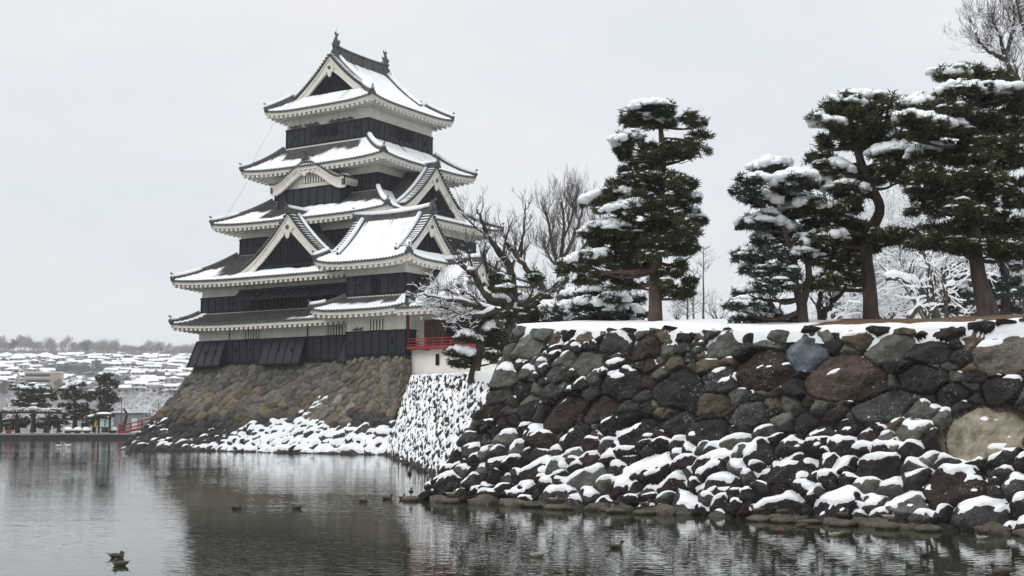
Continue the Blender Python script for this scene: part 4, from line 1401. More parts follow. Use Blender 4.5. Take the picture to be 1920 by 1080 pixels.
pp = gable(rs2, (xr - 0.3, yc), (0, 1), (1, 0), b_h * tg_, float(zf_(tg_)) + 0.1, zr - float(zf_(tg_)) - 0.1, 0.9, front=0.3, k=0.15, ridge=False, kin=0.5)
rs2.hip = []
build_gable(pav, rs2, pp)

# ================================================================== trees
TG = np.random.default_rng(77)


def needle_batch(cs, ds, size, k=8, w=0.022):
    """tufts of needles: thin triangles radiating from each centre"""
    n = len(cs)
    d = ds[:, None, :] * 0.9 + TG.normal(0, 0.95, (n, k, 3))
    d /= np.linalg.norm(d, axis=2, keepdims=True)
    s = TG.normal(0, 1, (n, k, 3)); s -= (s * d).sum(2, keepdims=True) * d; s /= np.linalg.norm(s, axis=2, keepdims=True)
    L = size * TG.uniform(0.5, 1.2, (n, k, 1))
    c = cs[:, None, :] + TG.normal(0, 0.035, (n, k, 3))
    V = np.stack([c + s * w, c - s * w, c + d * L], 2)
    return V.reshape(-1, 3)


def pad_geometry(c, r, snow, needle_k, nd, sn, dens=1.0, size=0.17, rc=0.23, frost=0.0):
    """one flat cloud of foliage: several needle clumps, snow heaped on top of it"""
    rx, ry, rz = r
    n = max(5, int(rx * ry / (rc * rc) * 1.5 * dens))
    rr = np.sqrt(TG.random(n)); th = TG.random(n) * 2 * np.pi
    h = rz * 1.15 * (np.sqrt(np.clip(1.15 - rr ** 2, 0, 1)) * TG.uniform(0.0, 1.0, n) - 0.45 * TG.random(n))
    tilt = TG.uniform(-.22, .22)
    P = np.stack([c[0] + rx * rr * np.cos(th), c[1] + ry * rr * np.sin(th), c[2] + h + tilt * rx * rr * np.cos(th)], -1)
    rcs = rc * TG.uniform(.6, 1.3, (n, 1, 1))
    m = 26
    dirs = TG.normal(0, 1, (n, m, 3)); dirs[..., 2] = np.abs(dirs[..., 2]) * 0.9 - 0.28
    dirs /= np.linalg.norm(dirs, axis=2, keepdims=True)
    q = P[:, None] + dirs * (rcs * TG.uniform(0.25, 1.0, (n, m, 1))) * np.array([1, 1, 0.80])
    nd.append(needle_batch(q.reshape(-1, 3), dirs.reshape(-1, 3), size, needle_k + 3, 0.021 * size / 0.17))
    off = TG.uniform(0, 50)
    for i in range(n):
        if TG.random() < snow * 1.1 + 0.10:
            s = rc * TG.uniform(0.45, 1.05) * (0.75 + 0.45 * snow)
            sn.blob(P[i] + np.array([TG.normal(0, .04), TG.normal(0, .04), rc * 0.52]), (s * TG.uniform(.9, 1.4), s, s * (0.32 + 0.28 * snow)), 8, 5, 0.28, i + off, True)
    if snow > 0.4:                      # one continuous lumpy drift over the heaviest pads, hanging down their front
        for k in range(int((22 + rx * 70) * snow)):
            a = TG.random() * 6.28; q_ = math.sqrt(TG.random()) * 0.95
            s = min(0.18, rx * 0.3) * TG.uniform(.35, 1.0) * min(1.25, rc / 0.23)
            sn.blob((c[0] + rx * q_ * math.cos(a), c[1] + ry * q_ * math.sin(a), c[2] + tilt * rx * q_ * math.cos(a) + rz * (1.05 * math.sqrt(max(0, 1 - q_ * q_)) - 0.05 - 0.35 * (1 - snow)) + 0.04), (s * 1.25, s, max(.05, min(s * .8, rz * .7))), 8, 5, 0.42, k + off, False)
    if frost > 0:
        pick = q.reshape(-1, 3)
        pick = pick[TG.random(len(pick)) < frost * 0.42]
        for v in pick:
            s = TG.uniform(0.02, 0.065) * max(1, size / .2)
            sn.blob(v + np.array([0, 0, 0.05]), (s * 1.4, s * 1.2, s * 0.7), 5, 3, 0.3, 0, True)


def tris_obj(name, Vs, m, parent):
    V = np.concatenate(Vs)
    return fast_grid_obj(name, V, np.arange(len(V)).reshape(-1, 3), m, parent, False)


def px_line(pts, Y):
    return np.array([at(p[0], p[1], Y + (p[3] if len(p) > 3 else 0)) for p in pts])


def resample(P, R_, n):
    t = np.linspace(0, 1, len(P)); u = np.linspace(0, 1, n)
    Q = np.stack([np.interp(u, t, P[:, k]) for k in range(3)], -1)
    Q = blur(Q, 1, 0) if n > 6 else Q
    return Q, np.interp(u, t, R_)


def pine(label, Y, trunks, pads, name='pine_tree', bark='bark', needle='needle', frost=0.0, group=None, size=0.17, rc=0.23, spread=0.9, cat='pine tree', dens=1.0, limbs=True, k=8, more=0.0):
    base = px_line(trunks[0][:1], Y)[0]
    t = empty(name, base, 0, label, cat, group)
    tk = MB(); br = MB(); nd = []; sn = MB()
    sc = Y / FPX
    allT = []
    for tr in trunks:
        P = px_line(tr, Y); Rr = np.array([p[2] * sc for p in tr])
        if tr is trunks[0]:
            P[0, 2] -= 0.35
            Rr[0] *= 1.25
        Q, q = resample(P, Rr, max(8, len(tr) * 3))
        Q = Q + 0.02 * np.stack([N1(np.arange(len(Q)) * .9, Q[:, 0] * 3), N2(np.arange(len(Q)) * .9, Q[:, 0] * 3), 0 * Q[:, 0]], -1)
        tk.tube(Q, q, 12); allT.append((Q, q))
    TQ = np.concatenate([a for a, _ in allT]); TR = np.concatenate([b_ for _, b_ in allT])
    for pd in pads:
        px, py, hw, hh = pd[:4]; s = min(1.0, (pd[4] if len(pd) > 4 else 0.0) * (1 + more) + more * 0.5)
        rx, rz = hw * sc * TG.uniform(.88, 1.06), hh * sc * TG.uniform(1.0, 1.45)
        px += TG.uniform(-5, 5); py += TG.uniform(-4, 4)
        dy = pd[5] if len(pd) > 5 else TG.uniform(-spread, spread)
        c = at(px, py, Y + dy)
        pad_geometry(c, (rx, rx * 0.85, rz), s, k, nd, sn, size=size, rc=rc, frost=frost, dens=dens)
        if limbs:
            d = np.linalg.norm((TQ - c) * np.array([1, 1, 1.0]), axis=1) + np.where(TQ[:, 2] > c[2] - 0.05, 1.5, 0)
            i = int(np.argmin(d))
            a = TQ[i]; L = np.linalg.norm(c - a)
            mid = (a + c) / 2 + np.array([0, 0, -0.10 * L]) + TG.normal(0, 0.06 * L, 3)
            e_ = c - np.array([0, 0, rz * 0.35])
            q_, w_ = resample(np.array([a, mid, e_]), np.array([min(TR[i] * 0.55, 0.03 + 0.035 * L), 0.03 + 0.012 * L, 0.02]), 8)
            br.tube(q_, w_, 6)
            for k_ in range(4):
                e2 = c + np.array([TG.uniform(-1, 1) * rx * .8, TG.uniform(-1, 1) * rx * .6, TG.uniform(-.3, .2) * rz])
                br.tube([q_[5], (q_[5] + e2) / 2 + TG.normal(0, .04, 3), e2], [0.02, 0.015, 0.008], 4)
    inv = -np.array(base)
    T = tk.build('trunk', M[bark], t, True)
    for o, vs in ((T, None),):
        pass
    o2 = br.build('limbs', M[bark], t, True) if br.n else None
    o3 = tris_obj('crown', nd, M[needle], t)
    o4 = sn.build('snow', M['snow'], t, True) if sn.n else None
    for o in (T, o2, o3, o4):
        if o is not None:
            o.matrix_parent_inverse = Matrix.Translation(Vector(inv))
    if o4 is not None:
        o4['kind'] = 'stuff'
    return t


pine('tall red trunked pine with tiered snowy pads standing alone at the middle of the wall', 42,
     [[(1228, 616, 14), (1229, 585, 13), (1229, 540, 12), (1230, 500, 11.5), (1233, 440, 10), (1238, 380, 9), (1240, 330, 8), (1244, 290, 7), (1240, 250, 5), (1235, 215, 3)]],
     [(1215, 210, 42, 12, .7), (1180, 225, 22, 14, .4), (1262, 218, 32, 16, .15), (1198, 236, 40, 13, .2), (1235, 238, 42, 12, .95), (1300, 232, 28, 20, .3), (1310, 262, 22, 20, .05),
      (1172, 272, 30, 13, .8), (1160, 290, 16, 10, .3), (1200, 290, 30, 22, .05), (1295, 285, 32, 20, .0), (1255, 286, 48, 14, .0), (1225, 305, 30, 12, .2), (1275, 300, 30, 12, 0),
      (1195, 322, 36, 14, .3), (1182, 345, 32, 14, .25), (1230, 330, 26, 10, .1), (1255, 345, 44, 13, .0), (1290, 350, 20, 10, .3), (1215, 352, 30, 12, .05),
      (1120, 376, 40, 12, 1), (1160, 368, 34, 15, .5), (1205, 378, 34, 14, .15), (1290, 376, 24, 14, .7), (1255, 385, 30, 12, .05), (1185, 398, 48, 12, .75), (1150, 402, 30, 14, .4),
      (1265, 410, 40, 14, .0), (1302, 412, 20, 18, .8), (1230, 420, 30, 12, .0), (1150, 432, 46, 14, .8), (1195, 440, 40, 16, .1), (1115, 445, 30, 12, .7), (1245, 440, 36, 12, .3), (1250, 287, 40, 11, 0, -.9), (1260, 347, 38, 12, 0, -.9), (1238, 386, 28, 13, .05, -.9), (1232, 460, 34, 15, .05, -.8), (1225, 480, 30, 12, .05, -.8), (1282, 442, 34, 16, .3),
      (1135, 458, 44, 16, .2), (1180, 470, 50, 18, .1), (1275, 470, 38, 18, .1), (1095, 490, 48, 14, .6), (1150, 500, 55, 18, .1), (1195, 505, 30, 20, .0), (1270, 500, 30, 14, .3),
      (1072, 505, 30, 12, .8), (1130, 530, 44, 15, .3), (1180, 535, 30, 14, .2), (1262, 528, 36, 15, .25), (1250, 550, 32, 12, .1), (1290, 480, 20, 14, .2), (1275, 555, 20, 8, .1)], bark='redbark', frost=0.5, more=0.08)
pine('low spreading pine weighed down with snow at the foot of the tall red pine', 45,
     [[(1138, 614, 9), (1130, 598, 8), (1118, 578, 6), (1105, 560, 5)]],
     [(1120, 546, 38, 14, .8), (1090, 560, 36, 13, .9), (1075, 578, 34, 12, .3), (1150, 570, 34, 14, .4), (1120, 580, 40, 14, .6), (1175, 565, 26, 14, .5), (1185, 590, 24, 14, .5), (1150, 595, 30, 10, .4),
      (1040, 590, 26, 12, .95), (1075, 600, 36, 10, .3), (1195, 578, 16, 14, .3), (1165, 602, 26, 8, .5), (1100, 598, 30, 9, .2), (1055, 598, 24, 8, .5)], frost=1.5, needle='needle2', more=0.15)
pine('forked pine with thick snow on its upper pads left of the S-curved pine', 37.5,
     [[(1505, 606, 12), (1504, 588, 11), (1503, 570, 10)], [(1503, 575, 9), (1490, 530, 7), (1492, 500, 6.5), (1480, 460, 6), (1465, 420, 5), (1448, 370, 4), (1442, 330, 3)], [(1503, 575, 8), (1517, 530, 7), (1516, 500, 6), (1510, 480, 5)]],
     [(1455, 314, 36, 13, .95), (1420, 342, 34, 15, .3), (1398, 364, 20, 9, .2), (1470, 332, 26, 14, .2), (1490, 345, 42, 16, 1), (1432, 385, 40, 14, 1), (1475, 372, 40, 15, .9), (1400, 420, 22, 11, .4),
      (1440, 424, 46, 15, 1), (1490, 402, 32, 20, 1), (1460, 440, 34, 14, .5), (1425, 450, 26, 12, .5), (1440, 470, 38, 14, .2), (1412, 485, 26, 14, .3), (1465, 480, 34, 12, .1),
      (1415, 512, 34, 16, .3), (1455, 515, 40, 16, .2), (1505, 488, 30, 10, .95), (1400, 548, 30, 14, .3), (1440, 545, 34, 14, .2), (1392, 578, 28, 14, .4), (1425, 585, 36, 12, .3), (1412, 600, 40, 7, .4)], frost=1.4, needle='needle2', more=0.22)
pine('dark pine with an S-curved trunk and layered pads, at the edge of the bare earth', 38,
     [[(1634, 605, 16), (1633, 580, 14.5), (1630, 540, 13.5), (1626, 505, 13), (1621, 470, 13), (1630, 435, 11), (1648, 405, 10), (1651, 388, 9.5), (1640, 362, 9), (1625, 335, 8.5), (1612, 300, 8), (1604, 265, 6), (1600, 235, 5), (1612, 205, 3)]],
     [(1622, 188, 46, 12, .8), (1578, 200, 40, 13, .5), (1655, 204, 26, 18, .3), (1600, 218, 50, 14, .05), (1660, 235, 24, 14, .05), (1625, 238, 40, 12, .05), (1548, 243, 34, 12, .75), (1590, 256, 46, 13, .1),
      (1640, 262, 38, 12, .5), (1535, 268, 28, 11, .1), (1618, 278, 48, 12, .1), (1532, 302, 26, 12, .0), (1668, 293, 42, 11, .8), (1700, 300, 26, 12, .1), (1560, 318, 40, 14, .5), (1608, 340, 46, 16, .0), (1660, 318, 36, 14, .2),
      (1685, 338, 36, 14, .1), (1538, 352, 44, 14, .8), (1580, 358, 40, 14, .5), (1530, 392, 46, 18, .45), (1578, 392, 44, 16, .3), (1550, 420, 46, 16, .3), (1595, 428, 40, 16, .05), (1545, 452, 48, 16, .4),
      (1590, 462, 46, 16, .05), (1630, 448, 44, 12, .0), (1690, 446, 54, 11, .0), (1545, 490, 44, 16, .25), (1585, 498, 44, 16, .0), (1570, 522, 44, 12, .05), (1545, 540, 30, 10, .1)], k=9, frost=0.6, more=0.06)
pine('broad dark pine with a leaning trunk and heavy snow on its upper left boughs', 36,
     [[(1858, 602, 23), (1850, 575, 19), (1843, 550, 16), (1834, 515, 14), (1829, 480, 13), (1826, 430, 12), (1822, 380, 11), (1818, 330, 10), (1812, 280, 8), (1812, 230, 6), (1822, 180, 4)]],
     [(1785, 150, 36, 14, 1), (1840, 142, 40, 11, .35), (1862, 160, 38, 18, .05), (1805, 178, 46, 13, .5), (1722, 200, 44, 13, 1), (1775, 208, 46, 15, .3), (1885, 178, 58, 14, .9), (1835, 200, 44, 14, .2),
      (1902, 205, 46, 18, .2), (1735, 236, 58, 13, 1), (1800, 228, 54, 14, .9), (1862, 236, 54, 16, .1), (1905, 246, 44, 18, .05), (1722, 256, 34, 13, .2), (1772, 262, 44, 14, .1), (1826, 270, 48, 15, .1),
      (1885, 275, 50, 16, .05), (1745, 292, 48, 13, .85), (1795, 308, 60, 15, .0), (1862, 303, 56, 16, .0), (1915, 310, 40, 16, .05), (1722, 332, 40, 15, .3), (1772, 340, 58, 16, .1), (1840, 345, 60, 18, .0),
      (1905, 345, 46, 18, .0), (1738, 368, 46, 14, .3), (1800, 375, 58, 15, .1), (1870, 380, 60, 18, .0), (1740, 396, 42, 12, .3), (1795, 402, 50, 12, .2), (1850, 410, 46, 12, .0), (1758, 442, 56, 13, .1),
      (1825, 440, 60, 15, .05), (1890, 432, 60, 16, .0), (1745, 460, 44, 11, .2), (1805, 468, 55, 11, .05), (1868, 470, 50, 13, .05), (1915, 478, 40, 14, .1)], k=9, frost=0.5, more=0.05)
pine('small crooked pine with snow tufts in front of the white pavilion wall', 56,
     [[(887, 707, 10), (893, 682, 9), (900, 655, 8), (902, 628, 7.5), (897, 600, 6.5), (890, 570, 5), (888, 545, 4)]],
     [(868, 668, 26, 9, 1), (885, 680, 20, 9, .3), (850, 678, 14, 7, .6), (928, 678, 26, 8, .0), (873, 640, 18, 11, 1), (890, 642, 14, 10, .5), (930, 622, 26, 15, .75), (950, 630, 20, 15, .6), (930, 645, 26, 12, .1),
      (955, 655, 16, 10, .2), (878, 598, 28, 10, .25), (905, 608, 24, 9, .1), (915, 585, 26, 10, .2), (950, 600, 26, 14, .2), (890, 570, 28, 9, .5), (868, 545, 26, 9, .7)], frost=0.4, size=0.20, rc=0.26, spread=0.5)
pine('frosted pine far back among the bare trees behind the leaning pine', 52,
     [[(1886, 602, 10), (1886, 560, 9), (1884, 500, 8), (1880, 440, 6)]],
     [(1880, 450, 50, 16, .3), (1840, 490, 46, 14, .5), (1910, 500, 40, 16, .4), (1800, 520, 44, 14, .4), (1860, 530, 50, 16, .3), (1780, 548, 44, 14, .5), (1905, 550, 46, 14, .4), (1820, 565, 50, 14, .4), (1770, 580, 40, 12, .4), (1880, 580, 40, 12, .3)],
     frost=0.5, needle='needle2')
pine('dense dark evergreen shrub in snow at the wall top beneath the bare tree', 47.5,
     [[(985, 614, 6), (984, 595, 5), (980, 570, 4)]],
     [(1000, 590, 26, 16, .1), (970, 592, 24, 14, .1), (1015, 603, 22, 10, .2), (950, 596, 20, 12, .2), (1010, 575, 18, 10, .3), (936, 530, 16, 12, .5), (952, 545, 16, 9, .5), (1000, 520, 16, 8, .6)], frost=.4, name='evergreen_shrub', cat='shrub')


# ---- bare trees with snow lying along their branches
class Bare:
    def __init__(s, seed, snow=1.0):
        s.g = np.random.default_rng(seed); s.wood = MB(); s.tw = MB(); s.sn = MB(); s.snow = snow; s.base = 0.012

    def limb(s, P, r0, r1, n=8):
        Q, q = resample(np.asarray(P), np.linspace(r0, r1, len(P)), max(7, 3 * len(P)))
        Q = Q + s.g.normal(0, r0 * 0.16, Q.shape)
        s.wood.tube(Q, q, n)
        s.drift(Q, q)
        return Q, q

    def drift(s, Q, q):
        if s.snow <= 0:
            return
        d = np.gradient(Q, axis=0); d /= np.linalg.norm(d, axis=1, keepdims=True) + 1e-9
        flat = 1 - np.abs(d[:, 2])
        rr = np.clip(flat * 2.2 - 0.12, 0, 1) * (s.base + 0.95 * q) * s.snow * (0.7 + 0.6 * s.g.random(len(q)))
        seg = []
        for i in range(len(Q)):
            if rr[i] > 0.006:
                seg.append(i)
            if (rr[i] <= 0.006 or i == len(Q) - 1):
                if len(seg) > 1:
                    k = np.array(seg)
                    s.sn.tube(Q[k] + np.array([0, 0, 1.0]) * (q[k] * 0.75 + rr[k] * 0.25)[:, None], rr[k], 6 if q[k].max() > 0.03 else 4)
                seg = []

    def grow(s, p, d, L, r, lev, ups=0.15, wander=0.22, kids=(3, 5), spread=0.8, shrink=0.62):
        d = d / np.linalg.norm(d)
        k = 5
        P = [p]
        for i in range(k):
            d = d + s.g.normal(0, wander, 3) + np.array([0, 0, ups]); d /= np.linalg.norm(d)
            P.append(P[-1] + d * L / k)
        P = np.array(P); rr = np.linspace(r, max(r * 0.35, 0.004), k + 1)
        (s.wood if r > 0.03 else s.tw).tube(P, rr, 6 if r > 0.03 else 4, cap=False)
        s.drift(P, rr)
        if lev <= 0:
            return
        for c in range(s.g.integers(*kids)):
            i = s.g.integers(1, k + 1)
            v = (P[min(i + 1, k)] - P[i - 1]); v /= np.linalg.norm(v)
            o = s.g.normal(0, 1, 3); o -= o.dot(v) * v; o /= np.linalg.norm(o)
            s.grow(P[i], v + o * spread * s.g.uniform(0.6, 1.2), L * shrink * s.g.uniform(0.7, 1.2), max(rr[i] * 0.6, 0.005), lev - 1, ups, wander, kids, spread, shrink)

    def sprout(s, Q, q, n, L, lev, ups=0.15, a=0.25, rm=0.05, **kw):
        m = len(Q)
        for i in range(n):
            j = int(s.g.uniform(a * m, m - 1))
            v = Q[min(j + 1, m - 1)] - Q[max(j - 1, 0)]; v /= np.linalg.norm(v) + 1e-9
            o = s.g.normal(0, 1, 3); o[1] *= 0.7; o -= o.dot(v) * v; o /= np.linalg.norm(o)
            s.grow(Q[j], v * 0.6 + o + np.array([0, 0, ups]), L * s.g.uniform(0.6, 1.3), max(0.010, min(q[j] * 0.5, rm)), lev, ups, **kw)

    def build(s, name, label, base, bark='barebark', cat='bare tree', group=None):
        t = empty(name, base, 0, label, cat, group)
        inv = Matrix.Translation(-Vector(base))
        for mbx, nm, m in ((s.wood, 'trunk', M[bark]), (s.tw, 'twigs', M['twig']), (s.sn, 'snow', M['snow'])):
            if mbx.n:
                o = mbx.build(nm, m, t, True); o.matrix_parent_inverse = inv
                if nm == 'snow':
                    o['kind'] = 'stuff'
        return t


def pxs_(pts, Y):
    return [at(p[0], p[1], Y + (p[2] if len(p) > 2 else 0)) for p in pts]


sc = 49 / FPX
b = Bare(3, 1.0); b.base = 0.004
limbs = [([(968, 618), (966, 590), (962, 562)], 24, 19), ([(985, 618), (982, 588), (976, 566)], 17, 13),
         ([(962, 575), (942, 570), (918, 558), (902, 540), (888, 512), (872, 500), (856, 492)], 11, 4),
         ([(962, 566), (961, 530), (958, 505), (943, 481), (925, 458), (911, 440), (900, 412), (893, 392)], 10, 2),
         ([(912, 556), (925, 530), (912, 500), (900, 470)], 6, 2), ([(935, 568), (922, 540), (925, 510), (935, 486)], 5, 2),
         ([(976, 580), (1000, 560), (1020, 550), (1048, 536), (1066, 520)], 11, 5),
         ([(1022, 548), (1012, 530), (990, 510), (975, 488), (960, 468), (950, 455)], 7, 3),
         ([(985, 590), (1005, 570), (1024, 572), (1042, 580)], 8, 4), ([(980, 590), (995, 560), (1010, 540)], 5, 2),
         ([(975, 488), (980, 450), (984, 410), (985, 380)], 3, 1), ([(943, 481), (950, 440), (962, 410)], 3, 1), ([(958, 505), (972, 470), (980, 445)], 3, 1.2),
         ([(911, 440), (890, 425), (872, 405), (858, 395)], 2.5, 1), ([(888, 512), (880, 480), (878, 450)], 2.5, 1)]
for pts, r0, r1 in limbs:
    Q, q = b.limb(pxs_([(p[0], p[1], TG.uniform(-.3, .3) if i else 0) for i, p in enumerate(pts)], 49), r0 * sc, r1 * sc)
    if r0 < 14:
        b.sprout(Q, q, 13 if r0 > 3.5 else 8, 0.72, 2, ups=0.22, kids=(2, 5), rm=0.026)
b.build('bare_tree', 'gnarled bare tree with thick snow-lined limbs between the castle and the tall red pine', at(968, 616, 49))

b = Bare(4, 0.9)
for pts, r0, r1 in [([(938, 616), (936, 590), (932, 578)], 9, 7), ([(932, 580), (905, 578), (872, 566), (838, 562), (808, 555), (780, 552)], 6, 2), ([(932, 578), (905, 594), (868, 590), (840, 576), (815, 574)], 6, 2),
                    ([(872, 566), (850, 548), (825, 540), (800, 540)], 3.5, 1.5), ([(905, 578), (888, 556), (870, 540)], 3.5, 1.5), ([(838, 562), (815, 568), (795, 575)], 2.5, 1.2), ([(868, 590), (850, 600), (838, 604)], 2.5, 1.2)]:
    Q, q = b.limb(pxs_([(p[0], p[1], TG.uniform(-.4, .4) if i else 0) for i, p in enumerate(pts)], 53), r0 * sc, r1 * sc)
    if r0 < 7:
        b.sprout(Q, q, 17, 0.62, 2, ups=0.10, kids=(2, 4), spread=0.9, rm=0.024)
b.build('bare_tree', 'low plum tree with snow crusted twigs reaching left across the pavilion roof', at(938, 616, 53))

b = Bare(7, 0.8); b.base = 0.007
for pts, r0, r1 in [([(1052, 612), (1052, 560), (1050, 520), (1050, 480)], 9, 6), ([(1050, 520), (1038, 470), (1030, 430), (1024, 395)], 4.5, 1.5), ([(1050, 500), (1056, 450), (1058, 410), (1052, 375)], 4.5, 1.5),
                    ([(1050, 500), (1070, 460), (1085, 420), (1095, 385)], 4.5, 1.5), ([(1050, 530), (1085, 480), (1110, 440), (1135, 410)], 4, 1.5), ([(1050, 510), (1028, 480), (1012, 450)], 3, 1.2), ([(1056, 450), (1072, 410), (1076, 370)], 2.5, 1)]:
    Q, q = b.limb(pxs_([(p[0], p[1], TG.uniform(-1, 1) if i else 0) for i, p in enumerate(pts)], 72), r0 * 72 / FPX, r1 * 72 / FPX)
    b.sprout(Q, q, 22, 1.15, 2, ups=0.33, kids=(4, 6), spread=0.6, rm=0.022)
b.build('bare_tree', 'upright bare tree with a fan of fine twigs left of the red pine', at(1052, 610, 72), 'twig')

b = Bare(9, 0.75)
for pts, r0, r1 in [([(1925, 606), (1938, 400), (1935, 260), (1922, 168)], 9, 7), ([(1922, 168), (1900, 140), (1892, 125), (1884, 103), (1876, 70), (1873, 62)], 6, 2.5), ([(1884, 103), (1892, 85), (1899, 56), (1902, 30), (1901, 8)], 4.5, 2),
                    ([(1884, 112), (1866, 102), (1851, 93), (1837, 82), (1832, 66), (1831, 48)], 5, 2), ([(1930, 200), (1912, 150), (1898, 108)], 4, 2), ([(1873, 62), (1862, 40), (1850, 22)], 2.5, 1), ([(1922, 60), (1912, 30), (1905, -10)], 3.5, 2.5), ([(1935, 260), (1960, 120), (1930, 60)], 5, 3)]:
    Q, q = b.limb(pxs_([(p[0], p[1], TG.uniform(-.5, .5) if i else 0) for i, p in enumerate(pts)], 50), r0 * 50 / FPX, r1 * 50 / FPX)
    if r0 < 10:
        b.sprout(Q, q, 18, 0.85, 2, ups=0.20, kids=(4, 6), spread=0.75, rm=0.016)
b.build('bare_tree', 'tall bare tree whose dark forked limbs rise above the rightmost pine', at(1925, 604, 50))

# thicket of snow-laden bare trees behind the pines on the right
THL = ['arching bare tree in the thicket seen between the two dark pine trunks', 'bare snow-laden tree behind the S-curved pine trunk', 'bare tree of the thicket left of the leaning trunk', 'bare snowy tree just right of the leaning trunk', 'bare snow-laden tree behind the forked pine', 'bare tree with a curved dark stem in the middle of the thicket', 'fine twigged tree deep in the thicket left of its middle', 'fine twigged tree deep in the thicket behind the leaning trunk', 'fine twigged tree deep in the thicket behind the S-curved trunk']
for i, (px, py, Y, h, lab) in enumerate(((1735, 602, 50, 4.0, 0), (1665, 604, 54, 4.0, 1), (1800, 602, 58, 4.4, 2), (1915, 602, 55, 5.0, 3), (1560, 606, 52, 3.0, 4), (1760, 600, 62, 6.0, 5), (1700, 602, 60, 6.0, 6), (1850, 602, 64, 6.5, 7), (1660, 604, 66, 6.5, 8))):
    b = Bare(20 + i, 1.25)
    p0 = at(px, py, Y)
    for k in range(7):
        a = TG.uniform(-1, 1)
        d = np.array([a, TG.uniform(-.4, .4), TG.uniform(0.4, 1.5)])
        b.grow(p0, d, h * 0.75, 0.045, 3, ups=0.03, wander=0.22, kids=(5, 7), spread=0.85, shrink=0.60)
    b.build('bare_tree', THL[lab], p0, group='snow-laden bare trees of the thicket behind the pines')
b = Bare(40, 1.4)
for pts, r0, r1 in [([(1762, 602), (1740, 560), (1720, 535), (1690, 522), (1655, 520)], 7, 5), ([(1700, 600), (1730, 570), (1760, 545), (1790, 530)], 6, 3), ([(1752, 600), (1748, 545), (1742, 500), (1730, 470)], 5, 3), ([(1775, 600), (1773, 560), (1772, 530), (1765, 500)], 5, 3)]:
    Q, q = b.limb(pxs_(pts, 46), r0 * 46 / FPX, r1 * 46 / FPX)
    b.sprout(Q, q, 9, 0.8, 2, ups=0.1, kids=(2, 4))
b.build('bare_tree', 'bent tree with a snow-topped arching bough just right of the S-curved pine', at(1755, 600, 46))
b = Bare(41, 1.3)
for pts, r0, r1 in [([(1540, 606), (1548, 580), (1570, 555), (1590, 535)], 7, 5), ([(1540, 606), (1534, 575), (1540, 545)], 6, 4), ([(1475, 606), (1462, 590), (1440, 565), (1425, 555)], 6, 4), ([(1485, 606), (1455, 604), (1438, 598)], 4, 3)]:
    Q, q = b.limb(pxs_(pts, 39), r0 * 39 / FPX, r1 * 39 / FPX)
    b.sprout(Q, q, 5, 0.5, 1, ups=0.1, kids=(2, 4))
b.build('bare_tree', 'low dark forked trunk with snow in its fork beside the two-stemmed pine', at(1540, 606, 39))
# thin straight saplings against the sky
for i, (px, top, Y) in enumerate(((1319, 455, 60), (1300, 500, 66), (1289, 530, 63))):
    b = Bare(50 + i, 0.5)
    P = pxs_([(px, 608), (px, (608 + top) / 2), (px, top)], Y)
    Q, q = b.limb(P, 0.06, 0.012, 6)
    for j in range(26):
        z = TG.uniform(0.15, 0.95); p = P[0] * (1 - z) + P[-1] * z
        a = TG.uniform(0, 6.28)
        b.grow(p, np.array([math.cos(a), math.sin(a), 0.55]), (1.25 - z) * 1.1, 0.016, 1, ups=0.05, wander=0.08, kids=(2, 4), spread=0.5)
    b.build('sapling', ['tallest thin straight sapling against the sky right of the red pine', 'middle thin sapling right of the red pine', 'shortest thin sapling nearest the red pine trunk'][i], P[0], 'twig', 'sapling', 'thin saplings against the sky')
for i, (px, Y) in enumerate(((1345, 75), (1270, 85))):
    b = Bare(60 + i, 1.0); p0 = at(px, 606, Y)
    for k in range(7):
        b.grow(p0, np.array([TG.uniform(-.8, .8), TG.uniform(-.4, .4), 1.0]), 1.3, 0.03, 2, ups=0.05, kids=(4, 6), spread=.7)
    b.build('bare_bush', ['twiggy snow-dusted bush right of the tallest sapling', 'twiggy snow-dusted bush left of the saplings'][i], p0, 'twig', 'bush', 'twiggy bushes behind the wall')

# ================================================================== far bank, hill and town
BG = np.random.default_rng(9)
# bank line: nearer on the left, running away to the right behind the castle
b0, b1 = np.array([-110.0, 158.0]), np.array([40.0, 205.0])


def bank_pt(px, off=0.0):
    """point on the bank `off` metres behind its edge, in the direction of pixel column px"""
    a = (px - 960) / FPX
    n = np.array([-(b1 - b0)[1], (b1 - b0)[0]]); n /= np.linalg.norm(n)
    o = b0 + n * off; d = b1 - b0
    # a*Y = X
    t = (a * o[1] - o[0]) / (d[0] - a * d[1])
    return o + d * t


BZ = 0.72
mb = MB()
n_ = np.array([-(b1 - b0)[1], (b1 - b0)[0]]); n_ /= np.linalg.norm(n_)
far0, far1 = b0 + n_ * 0.0, b1 + n_ * 0.0
mb.add([(*b0, -0.3), (*b1, -0.3), (*b1, BZ - 0.12), (*b0, BZ - 0.12)], [(0, 1, 2, 3)])
mb.add([(*b0, BZ - 0.12), (*b1, BZ - 0.12), (*(b1 + n_ * .5), BZ - 0.12), (*(b0 + n_ * .5), BZ - 0.12)], [(0, 1, 2, 3)])
M['kerb'] = mat('dark_kerb_stone', (0.022, 0.021, 0.021), .85, col2=(0.055, 0.052, 0.05), vscale=1.2, bump=.05, bscale=3)
qk = mb.build('quay_kerb', M['kerb']); tag(qk, kind='structure')
TH = Noise(12)


